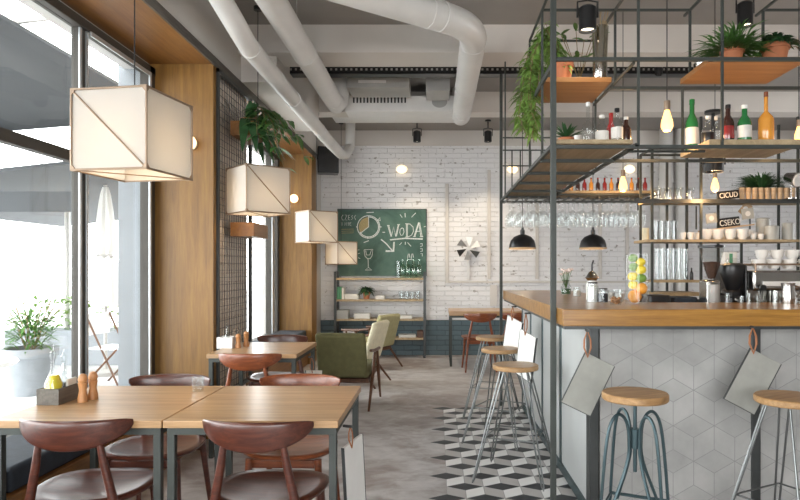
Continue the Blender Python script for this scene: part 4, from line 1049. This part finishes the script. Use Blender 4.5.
dome(522.5, 6.9, 'black dome pendant seen between the two tall bar posts')
dome(593, 6.9, 'black dome pendant seen right of the near bar post')
# edison bulbs
def edison(px, y0, y1, d, lab, top=3.55, e=7):
    z0, z1 = Z(y1, d), Z(y0, d); h = z1 - z0
    t = thing('filament_bulb_pendant', lab, 'lamp', (X(px, d), d, z0), 0, 'bare filament bulbs over the bar')
    r_ = h * .19
    MB().lathe([(0, 0), (r_ * .6, h * .03), (r_, h * .16), (r_ * .95, h * .33), (r_ * .5, h * .62), (r_ * .42, h * .7), (0, h * .7)], seg=18).build('bulb', 'warm_bulb', t)
    MB().cyl((0, 0, h * .7), (0, 0, h), r_ * .55, seg=14).build('lamp_holder', 'bronze', t)
    MB().cyl((0, 0, h), (0, 0, top - z0), .003, seg=6).build('cord', 'black', t)
    lamp('filament_lamp', 'POINT', (0, 0, -.03), e, (1, .6, .28), .03, None, t)
edison(667, 101, 132, 3.62, 'large bare filament bulb hanging between the rack shelves', 3.55, 5)
edison(715, 172, 192, 4.9, 'bare filament bulb hanging below the lower right rack shelf')
edison(623, 170, 192, 5.3, 'bare filament bulb hanging left of the back shelf of glasses')
edison(799, 120, 142, 3.6, 'bare filament bulb at the far right edge of the bottle shelf', 3.55, 5)

# ================================================================== BACK BAR SHELVES
BS = thing('back_bar_shelf', 'tall open steel shelf behind the bar stacked with cups and glasses', 'shelf unit', (0, 0, 0))
ZS = [1.93, 1.60, 1.27, 1.17]
def urod(xx, yy, z0, z1, r=.009): MB().box(xx - r, xx + r, yy - r, yy + r, z0, z1).build('upright', 'steel_frame', BS, smooth=False)
for xx in (1.752, 2.15, 2.94):
    for yy in (5.09, 5.38): urod(xx, yy, 0, 2.34 if xx < 2 else 2.6)
urod(2.42, 5.38, 1.15, 2.0); urod(2.62, 5.38, 1.15, 1.6); urod(1.98, 5.38, 1.15, 2.3)
for z_ in (2.34,):
    for yy in (5.09, 5.38): MB().box(1.752, 2.15, yy - .008, yy + .008, z_ - .008, z_ + .008).build('rail', 'steel_frame', BS, smooth=False)
    MB().box(1.744, 1.76, 5.09, 5.38, z_ - .008, z_ + .008).build('rail', 'steel_frame', BS, smooth=False)
MB().box(1.6, 3.1, 5.075, 5.095, ZS[0] - .034, ZS[0] - .002).build('shelf_edge', 'steel', BS); MB().box(1.0, 1.6, 5.078, 5.092, ZS[0] - .03, ZS[0] - .012).build('rail', 'steel_frame', BS)
MB().box(1.74, 3.1, 5.10, 5.4, ZS[0] - .02, ZS[0]).build('shelf_board', 'shelf_pale', BS)
MB().box(1.70, 2.95, 5.08, 5.4, ZS[1] - .02, ZS[1]).build('shelf_board', 'shelf_pale', BS)
MB().box(1.76, 2.15, 5.08, 5.4, ZS[2] - .02, ZS[2]).build('shelf_board', 'shelf_pale', BS)
MB().box(1.70, 2.15, 5.08, 5.4, ZS[3] - .03, ZS[3]).build('shelf_board', 'shelf_pale', BS)
MB().box(2.16, 2.94, 5.385, 5.395, 1.0, 1.1).build('rail', 'steel_frame', BS)
# pipes behind
for px, r_, lb in ((666, .10, 'left'), (681, .085, 'right')):
    tt = thing('wall_pipe', 'pale vertical pipe on the back wall behind the glasses, %s of the pair' % lb, 'pipe', (X(px, 9.75), 9.75, 0))
    MB().cyl((0, 0, 0), (0, 0, 3.54), r_, seg=24).build('pipe_run', 'pipe', tt)
    MB().cyl((0, 0, 1.2), (0, 0, 1.24), r_ * 1.12, seg=24).build('clamp', 'pipe', tt); MB().cyl((0, 0, 2.7), (0, 0, 2.74), r_ * 1.12, seg=24).build('clamp', 'pipe', tt)
for px in (658, 668, 679, 690):
    tumbler((X(px, 5.16), 5.16, ZS[0]), .036, .10, 'glass jar in the row on the upper back-bar shelf', group='jars on the upper back-bar shelf', name='glass_jar', cat='jar')
for i, px in enumerate((657, 663, 669, 675)):
    tumbler((X(px, 5.18), 5.2, ZS[1]), .026, .16, 'tall glass in the row on the middle back-bar shelf', group='tall glasses on the middle back-bar shelf')
for i, px in enumerate((658, 663.5, 669, 674.5, 680, 685.5)):
    tumbler((X(px, 5.18), 5.2, ZS[2]), .024, .26, 'very tall glass in the row on the lowest glass shelf', group='tall glasses on the lowest glass shelf')
bottle((X(691.5, 5.15), 5.15, ZS[2]), .015, .10, 'black', 'tiny black bottle right of the very tall glasses')
def cup(loc, r, h, lab, group, rz=0, mat='ceramic', name='coffee_cup'):
    t = thing(name, lab, 'cup', loc, rz, group)
    MB().lathe([(0, 0), (r * .5, 0), (r * .85, h * .35), (r, h), (r * .93, h), (r * .78, h * .35), (0, h * .12)], seg=20).build('body', mat, t)
    MB().tube([(r * .9, 0, h * .8), (r * 1.35, 0, h * .75), (r * 1.45, 0, h * .5), (r * 1.1, 0, h * .28), (r * .75, 0, h * .3)], .005, 6).build('handle', mat, t)
    return t
c1 = cup((X(683, 5.15), 5.15, ZS[1]), .026, .06, 'small cup beside the tall glasses on the middle back-bar shelf', 'small cups on the middle back-bar shelf', 2)
dup(c1, (X(690.5, 5.15), 5.15, ZS[1]), 1.0); dup(c1, (X(697, 5.2), 5.2, ZS[1]), -1.0)
c2 = cup((X(706.5, 5.15), 5.15, ZS[1]), .050, .085, 'white cup in the row on the middle back-bar shelf', 'white cups on the middle back-bar shelf', .3)
for px in (717.5, 730, 742): dup(c2, (X(px, 5.15), 5.15, ZS[1]), .3)
for px in (711.5, 724, 736, 748): dup(c2, (X(px, 5.28), 5.28, ZS[1] + .0), -.4)
c3 = cup((X(753.5, 5.15), 5.15, ZS[1]), .026, .05, 'tiny white cup between the cup row and grey canisters', 'tiny cups by the canisters', 1.2)
dup(c3, (X(761, 5.13), 5.13, ZS[1]), 1.5)
def canister(loc, r, h, lab, mat='stone', group='canisters on the middle back-bar shelf'):
    t = thing('canister', lab, 'canister', loc, 0, group)
    MB().lathe([(0, 0), (r * .95, 0), (r, .01), (r, h * .86), (r * .97, h * .87), (0, h * .87)], seg=24).build('body', mat, t)
    MB().lathe([(r * 1.03, h * .87), (r * 1.03, h * .96), (r * .9, h), (0, h)], seg=24).build('lid', mat, t)
canister((X(771.5, 5.15), 5.15, ZS[1]), .056, .115, 'short grey canister in front on the middle back-bar shelf')
canister((X(763, 5.3), 5.3, ZS[1]), .056, .19, 'taller beige canister behind the short one', 'stone')
canister((X(788, 5.17), 5.17, ZS[1]), .045, .14, 'grey canister at the right end of the middle back-bar shelf')
canister((X(647.5, 5.15), 5.2, ZS[1]), .028, .10, 'small cream jar with green lid at the shelf left end', 'cream')
for i in range(9):
    px = 742 + i * 6.3
    tumbler((X(px, 5.16), 5.16, ZS[0]), .024, .10, 'small tan cup in the row on the upper back-bar shelf', 'pale_wood', 'tan cups on the upper back-bar shelf', 'paper_cup', 'cup')
t = thing('potted_grass', 'bushy dark green grass plant on the upper back-bar shelf', 'plant', (X(760, 5.3), 5.3, ZS[0]))
pot(t, .06, .10, mat='stone'); p = MB(); r_ = random.Random(77)
for i in range(420):
    a_ = r_.uniform(0, 6.28); p.leaf((.03 * math.cos(a_), .03 * math.sin(a_), .09), (math.cos(a_), math.sin(a_) * .3, r_.uniform(.3, 2.2)), r_.uniform(.18, .33), .013, .5, n=4)
p.build('foliage', 'leaf_dark', t)
def sign(txt, x_, y_, z_, rz, tilt, w_, h_, lab):
    t = thing('chalk_sign', lab, 'sign', (x_, y_, z_), 0, 'black lettered signs on the back-bar shelf')
    MB().box(-w_ / 2, w_ / 2, 0, .012, 0, h_).build('board', 'black', t, bev=.002)
    cu = bpy.data.curves.new('txt', 'FONT'); cu.body = txt; cu.size = h_ * .85; cu.align_x = 'CENTER'; cu.extrude = .001
    o = bpy.data.objects.new('txt', cu); C.objects.link(o); bpy.context.view_layer.update()
    me = bpy.data.meshes.new_from_object(o.evaluated_get(bpy.context.evaluated_depsgraph_get())); bpy.data.objects.remove(o)
    me.materials.clear(); me.materials.append(M['label'])
    l = bpy.data.objects.new('lettering', me); C.objects.link(l); l.parent = t; l.rotation_euler = (R(90), 0, 0); l.location = (0, -.003, h_ * .2); l.scale = (.82, 1, 1)
    t.rotation_euler = (0, tilt, rz); return t
sign('CICUD', X(730, 5.08), 5.10, ZS[0] + .0, 0, R(-6), .18, .07, 'small black lettered sign on the upper back-bar shelf edge')
t = thing('display_tray', 'slanted wooden tray holding cards above the white cups', 'tray', (X(727, 5.25), 5.36, 1.70))
MB().box(-.20, .22, -.14, 0, 0, .012, Matrix.Rotation(R(-7), 4, 'Y')).build('tray', 'pale_wood', t)
MB().box(-.22, -.21, -.01, 0, .0, .2).box(.24, .25, -.01, 0, .0, .2).build('hanger', 'steel', t)
sign('CSEKO', X(732, 5.2), 5.23, 1.712, 0, R(-7), .17, .08, 'larger black lettered sign standing on the slanted tray')
def card(px, py, d, w_, h_, lab, tilt=0, mat='stone'):
    t = thing('picture_card', lab, 'card', (X(px, d), d, Z(py, d)), 0, 'cards over the white cups'); t.rotation_euler = (0, tilt, 0)
    MB().box(-w_ / 2, w_ / 2, 0, .01, 0, h_).build('card', mat, t)
    MB().lathe([(0, 0), (.022, 0), (.022, .002), (0, .002)], seg=16).build('oval_mark', 'ceramic', t).matrix_local = Matrix.Translation((0, -.001, h_ * .5)) @ Matrix.Rotation(R(90), 4, 'X')
card(712, 223.0, 5.24, .09, .08, 'small grey card left on the slanted tray', R(-7))
card(748.5, 219.0, 5.24, .10, .09, 'grey card with white oval right on the slanted tray', R(-7))
card(741.5, 214, 5.30, .07, .11, 'tilted wooden framed card behind the tray signs', R(38), 'pale_wood')
t = thing('clip_spotlight', 'chrome clip spotlight at the right of the upper back-bar shelf', 'spotlight', (X(791, 5.1), 5.1, ZS[0]))
MB().cyl((0, 0, 0), (0, 0, .012), .04).cyl((0, 0, .012), (0, 0, .12), .006).build('stand', 'chrome', t)
MB().cyl((.0, .06, .19), (.03, -.05, .15), .035, .062, 24).build('housing', 'chrome', t)
MB().cyl((.0305, -.052, .1495), (.0335, -.062, .146), .055, .05, 24).build('lens', 'ceramic', t)

# ================================================================== ON THE BAR
BZ = 1.150
def jar(loc, r, h, lab, content, cat='jar', lid='black', name='storage_jar', fill=.7):
    t = thing(name, lab, cat, loc)
    MB().lathe([(0, 0), (r, 0), (r, h * .85), (r * .8, h * .93), (r * .8, h), (r * .75, h), (r * .76, h * .9), (r * .95, h * .83), (r * .95, .006), (0, .006)], seg=24).build('glass', 'glass', t)
    if content: MB().lathe([(0, .007), (r * .93, .007), (r * .93, h * fill), (0, h * fill)], seg=20).build('contents', content, t)
    if lid: MB().cyl((0, 0, h), (0, 0, h * 1.08), r * .85, seg=20).build('lid', lid, t)
    return t
jar((X(588, 4.0), 4.0 - .12, BZ), .035, .12, 'white milk jug of sugar with a black pump at the bar corner', 'ceramic', name='sugar_dispenser', cat='dispenser', fill=.85)
t = thing('pump_dispenser', 'dark spouted dispenser standing behind the sugar jar', 'dispenser', (X(592, 4.3), 4.3, BZ))
MB().lathe([(0, 0), (.04, 0), (.04, .11), (.015, .15), (.015, .17), (0, .17)]).build('body', 'ceramic', t)
MB().lathe([(.03, .13), (.045, .15), (.02, .19), (0, .20)]).build('cap', 'chrome', t)
MB().tube([(0, 0, .19), (.0, 0, .24), (.01, 0, .27)], .006).build('spout', 'black', t)
jar((X(603, 3.85), 3.85, BZ), .032, .085, 'dark-filled glass jar beside the sugar jar', 'navy')
t = thing('nut_dish', 'glass dish of nuts near the citrus jar', 'dish', (X(615.5, 3.62), 3.62, BZ))
MB().lathe([(0, 0), (.03, 0), (.042, .05), (.046, .09), (.043, .09), (.039, .05), (.028, .006), (0, .006)]).build('glass', 'glass', t)
n_ = MB(); r_ = random.Random(2)
for i in range(26): n_.ball((r_.uniform(-.022, .022), r_.uniform(-.022, .022), .014 + .03 * r_.random()), .009, seg=8, rings=6)
n_.build('nuts', 'nuts', t)
for k, (px, d_, lb) in enumerate(((597, 4.15, 'low white cup'), (610, 4.12, 'second low white cup'), (620, 4.0, 'third low white cup'))):
    if d_ > 3.93 and X(px, d_) > 1.26: d_ = 3.86
    cup((X(px, d_), d_, BZ), .03, .055, lb + ' behind the jars on the bar top', 'white cups on the bar top', k)
t = thing('flower_vase', 'small glass vase of pale flowers at the back of the bar', 'vase', (X(566, 5.1), 5.1, BZ))
MB().lathe([(0, 0), (.04, 0), (.045, .06), (.025, .10), (.03, .12), (.026, .12), (.021, .10), (.04, .06), (0, .006)]).build('glass', 'glass', t)
MB().lathe([(0, .007), (.036, .007), (.038, .05), (0, .05)]).build('water', 'leaf_dark', t)
p = MB(); fl = MB(); r_ = random.Random(6)
for i in range(12):
    a_ = i * 2.4; q = r_.uniform(.02, .055); h = r_.uniform(.15, .22)
    p.tube([(0, 0, .05), (q * .6 * math.cos(a_), q * .6 * math.sin(a_), h * .7), (q * math.cos(a_), q * math.sin(a_), h)], .002, 5); p.leaf((0, 0, .11), (math.cos(a_), math.sin(a_), .5), .06, .02)
    fl.ball((q * math.cos(a_), q * math.sin(a_), h), .014, (1, 1, .8), 8, 6)
p.build('stem', 'leaf', t); fl.build('flower', 'petal', t)
jar((X(577, 4.75), 4.75, BZ), .03, .07, 'small clear jar between the flowers and the sugar jar', 'label', lid=None)
# citrus jar
cxj = X(637, 3.72); t = thing('glass_cylinder_jar', 'tall glass cylinder jar full of citrus fruit on the bar', 'jar', (cxj, 3.72, BZ))
MB().lathe([(0, 0), (.068, 0), (.068, .30), (.065, .30), (.065, .008), (0, .008)], seg=32).build('glass', 'jar_glass', t)
fr = [('orange', 'orange', .040, -.018, .0, .048), ('orange', 'orange', .034, .028, -.02, .095), ('lemon', 'lemon', .027, -.032, -.01, .115), ('lime', 'lime', .027, .03, -.012, .155), ('lemon', 'lemon', .028, -.028, .01, .165), ('lemon', 'lemon', .028, .022, -.02, .205), ('lime', 'lime', .026, -.03, -.01, .222), ('lemon', 'lemon', .026, .028, .0, .252), ('lime', 'lime', .025, -.03, .0, .275)]
where = ('big orange at the bottom of the citrus jar', 'smaller orange above the big one in the citrus jar', 'lemon at the lower left inside the citrus jar', 'lime in the middle right of the citrus jar', 'lemon at middle left inside the citrus jar', 'lemon just above the right-hand lime in the jar', 'lime at the upper left inside the citrus jar', 'topmost lemon in the citrus jar', 'topmost lime in the citrus jar')
for (n_, mm, rr_, ox, oy, oz), lb in zip(fr, where):
    m_ = MB().ball((0, 0, 0), rr_, (1.0, 1, 1) if n_ == 'orange' else (1.14, .95, .95), 20, 12)
    o = m_.build(n_ + ('_fruit'), mm); o.location = (cxj + ox * .75, 3.72 + oy, BZ + oz); tag(o, lb, n_, 'fruit in the citrus jar')
# dark boxes behind on back counter
def blk(px0, px1, d, z0, z1, lab, name, cat, mat='navy'):
    xa, xb = X(px0, d), X(px1, d); o = MB().box(-(xb - xa) / 2, (xb - xa) / 2, 0, .2, 0, z1 - z0).build(name, mat, None, bev=.012); o.location = ((xa + xb) / 2, d, z0); return tag(o, lab, cat)
blk(650, 671, 4.15, .92, Z(295, 4.15), 'dark box low behind the bar, right of the citrus jar', 'dark_bin', 'box', 'black')
blk(674, 698, 4.25, .92, Z(297, 4.25), 'dark till box low behind the bar, left of the coffee grinder', 'cash_box', 'box', 'navy')
# grinders
t = thing('coffee_grinder', 'coffee grinder with clear funnel hopper half full of beans', 'coffee grinder', (X(711.5, 4.1), 4.1, .92))
MB().lathe([(.026, .375), (.05, .46), (.078, .575), (.080, .58), (.077, .58), (.046, .46), (.022, .38)], seg=28).build('hopper', 'glass', t)
MB().lathe([(0, .372), (.022, .378), (.042, .44), (.054, .485), (0, .49)], seg=24).build('beans', 'beans', t)
MB().cyl((0, 0, .58), (0, 0, .595), .084, seg=28).build('lid', 'black', t)
MB().box(-.05, .04, -.06, .09, 0, .37).build('body', 'chrome', t, bev=.02)
MB().cyl((-.02, -.08, .2), (-.02, -.08, .34), .035, seg=20).cyl((-.02, -.08, .14), (-.02, -.08, .2), .02, seg=16).build('doser', 'grey_metal', t)
MB().tube([(.03, -.05, .28), (.06, -.10, .27), (.07, -.14, .26)], .007).build('lever', 'black', t)
t = thing('coffee_grinder', 'black rounded coffee grinder beside the espresso machine', 'coffee grinder', (X(734, 4.15), 4.17, .92))
MB().lathe([(0, .29), (.04, .29), (.07, .37), (.092, .43), (.085, .465), (.05, .48), (0, .48)], seg=28, sy=.8).build('hopper', 'black', t)
MB().box(-.05, .055, -.04, .09, 0, .31).build('body', 'black', t, bev=.03)
MB().lathe([(0, .48), (.045, .48), (.04, .51), (0, .515)], seg=20).build('lid', 'glass', t)
MB().tube([(0, -.05, .24), (.01, -.11, .22)], .014).build('spout', 'chrome', t)
t = thing('milk_carton_stack', 'pale green-striped carton standing behind the black grinder', 'carton', (X(729, 4.5), 4.5, .92))
MB().box(-.045, .045, -.03, .03, 0, .56).build('carton', 'label', t, bev=.003); MB().box(-.012, .012, -.032, -.0305, .45, .55).build('stripe', 'green_book', t)
# espresso machine
ex = X(745, 4.1) + .02; t = thing('espresso_machine', 'chrome espresso machine with cups on top, cut by the right edge', 'coffee machine', (ex, 4.05, .92))
MB().box(.0, .72, .10, .52, .06, .43).build('body', 'chrome', t, bev=.02)
MB().box(-.012, -.001, .06, .54, .05, .46).build('side_panel', 'black', t, bev=.004); MB().box(.721, .732, .06, .54, .05, .46).build('side_panel', 'black', t, bev=.004)
MB().box(.0, .72, -.02, .10, .30, .43).build('head_housing', 'chrome', t, bev=.015)
MB().box(.0, .72, -.04, .099, .02, .06).build('drip_tray', 'steel', t, bev=.004)
f_ = MB()
for xx in (.02, .7):
    for yy in (-.01, .5): f_.cyl((xx, yy, .43), (xx, yy, .475), .006)
f_.tube([(.02, -.01, .47), (.7, -.01, .47), (.7, .5, .47), (.02, .5, .47)], .006, 8, True); f_.build('cup_rail', 'bronze', t)
MB().box(.06, .66, -.026, -.021, .33, .36).build('light_strip', 'ceramic', t)
for xx in (.17, .48):
    h_ = MB().cyl((xx, .03, .22), (xx, .03, .30), .035, seg=20).build('group_head', 'chrome', t)
    pf = MB().cyl((xx, .03, .175), (xx, .03, .205), .038, seg=20).build('portafilter', 'chrome', t); MB().tube([(xx, .0, .19), (xx + .03, -.06, .185), (xx + .06, -.12, .17)], .012).build('portafilter_handle', 'black', pf)
for xx in (.05, .33, .64):
    MB().cyl((xx, -.03, .32), (xx, -.05, .32), .02, seg=16).build('knob', 'black', t)
    MB().tube([(xx, -.01, .30), (xx - .01, -.05, .22), (xx - .02, -.07, .10)], .005).build('steam_wand', 'chrome', t)
for xx in (.0, .72): pass
for k, (ox, oy) in enumerate(((.06, .06), (.16, .06), (.26, .06), (.36, .06), (.46, .06), (.11, .18), (.21, .18), (.31, .18))):
    m_ = cup((ex + .02 + ox, 4.05 + oy, 1.362), .042, .062, 'white cup standing on top of the espresso machine', 'cups on the espresso machine', k * .7) if k == 0 else dup(m_, (ex + .02 + ox, 4.05 + oy, 1.362), k * .7)
for k, (ox, oy) in enumerate(((.11, .13), (.21, .12), (.31, .12), (.41, .08), (.36, .2))): dup(m_, (ex + .02 + ox, 4.05 + oy, 1.425), k * .9, 'white cup in the upper layer stacked on the espresso machine', 'upper cups on the espresso machine')
t = thing('milk_pitcher', 'steel milk pitcher standing on the bar before the espresso machine', 'pitcher', (X(788, 3.8), 3.8, BZ))
MB().lathe([(0, 0), (.04, 0), (.044, .04), (.036, .10), (.04, .125), (.037, .125), (.033, .1), (.04, .04), (0, .006)]).build('body', 'chrome', t)
MB().tube([(.04, 0, .11), (.07, 0, .1), (.075, 0, .06), (.044, 0, .03)], .005).build('handle', 'chrome', t)
for i, px in enumerate((727, 741, 749, 757, 775, 781, 797)):
    tumbler((X(px, 3.82), 3.82, BZ), .018, .045 if i % 2 else .06, 'small shot glass standing in the row along the back of the bar top', group='shot glasses on the bar top', name='shot_glass')

# ================================================================== ON THE TABLES
def mill(loc, lab, h=.12, r=.022):
    t = thing('pepper_mill', lab, 'mill', loc, 0, 'wooden mills on the tables')
    MB().lathe([(0, 0), (r, 0), (r, h * .15), (r * .7, h * .4), (r * .85, h * .62), (r * .95, h * .68), (0, h * .68)], seg=20).build('body', 'orange_wood', t)
    MB().lathe([(0, h * .68), (r * .75, h * .69), (r * .95, h * .8), (r * .7, h * .95), (r * .25, h), (0, h)], seg=20).build('head', 'orange_wood', t)
t = thing('wooden_caddy', 'grey wooden caddy box on the long table by the window', 'caddy', (-1.742, 2.885, .75))
MB().box(-.05, .05, -.09, .09, 0, .01).box(-.05, .05, -.09, -.08, .01, .072).box(-.05, .05, .08, .09, .01, .072).box(-.05, -.042, -.08, .08, .01, .072).box(.042, .05, -.08, .08, .01, .072).build('box', 'grey_wood', t, bev=.001)
def oil(loc, lab, s=1, mat='oil'):
    t = thing('oil_bottle', lab, 'bottle', loc)
    MB().lathe([(0, 0), (.034 * s, 0), (.034 * s, .07 * s), (.012 * s, .12 * s), (.011 * s, .17 * s), (.009 * s, .17 * s), (.009 * s, .12 * s), (.031 * s, .07 * s), (.031 * s, .004), (0, .004)], seg=22).build('glass', 'jar_glass' if mat else 'glass', t)
    if mat: MB().lathe([(0, .005), (.0305 * s, .005), (.0305 * s, .069 * s), (.018 * s, .102 * s), (0, .102 * s)], seg=20).build('oil', mat, t)
    MB().lathe([(.012 * s, .165 * s), (.013 * s, .19 * s), (.005, .2 * s), (.004, .22 * s), (0, .22 * s)], seg=12).build('stopper', 'glass', t)
cx_, cy_ = -1.742, 2.885
oil((cx_ - .003, cy_ - .04, .7605), 'glass bottle of yellow oil in the wooden caddy', 1.15)
oil((cx_ - .003, cy_ + .036, .7605), 'clear glass vinegar bottle behind the yellow oil bottle', 1, None)
t = thing('napkin_stack', 'white paper napkins standing in the wooden caddy', 'napkins', (cx_ + .033, cy_ + .036, .7605)); MB().box(-.006, .006, -.035, .035, 0, .09).build('napkins', 'paper', t, bev=.004)
mill((X(84, 2.88), 2.87, .75), 'nearer turned wooden mill right of the wooden caddy', .13); mill((X(93, 2.93), 2.93, .75), 'farther turned wooden mill right of the wooden caddy', .13)
tumbler((X(190, 3.02), 3.12, .75), .03, .075, 'clear tumbler on the far edge of the long table')
t = thing('white_caddy', 'small white caddy box on the small table beside the lattice', 'caddy', (X(227, 4.85), 4.85, .75))
MB().box(-.06, .06, -.06, .06, 0, .01).box(-.06, .06, -.06, -.05, .01, .085).box(-.06, .06, .05, .06, .01, .085).box(-.06, -.05, -.05, .05, .01, .085).box(.05, .06, -.05, .05, .01, .085).build('box', 'ceramic', t, bev=.001)
MB().tube([(.055, 0, .085), (.055, 0, .14), (.075, 0, .16), (.09, 0, .13)], .003).build('handle', 'bronze', t)
oil((X(227, 4.85), 4.85, .7605), 'clear glass bottle standing in the white caddy on the small table', .85, None)
mill((X(239, 4.85), 4.83, .75), 'nearer wooden mill by the white caddy on the small table', .11); mill((X(245, 4.9), 4.93, .75), 'farther wooden mill by the white caddy on the small table', .12)
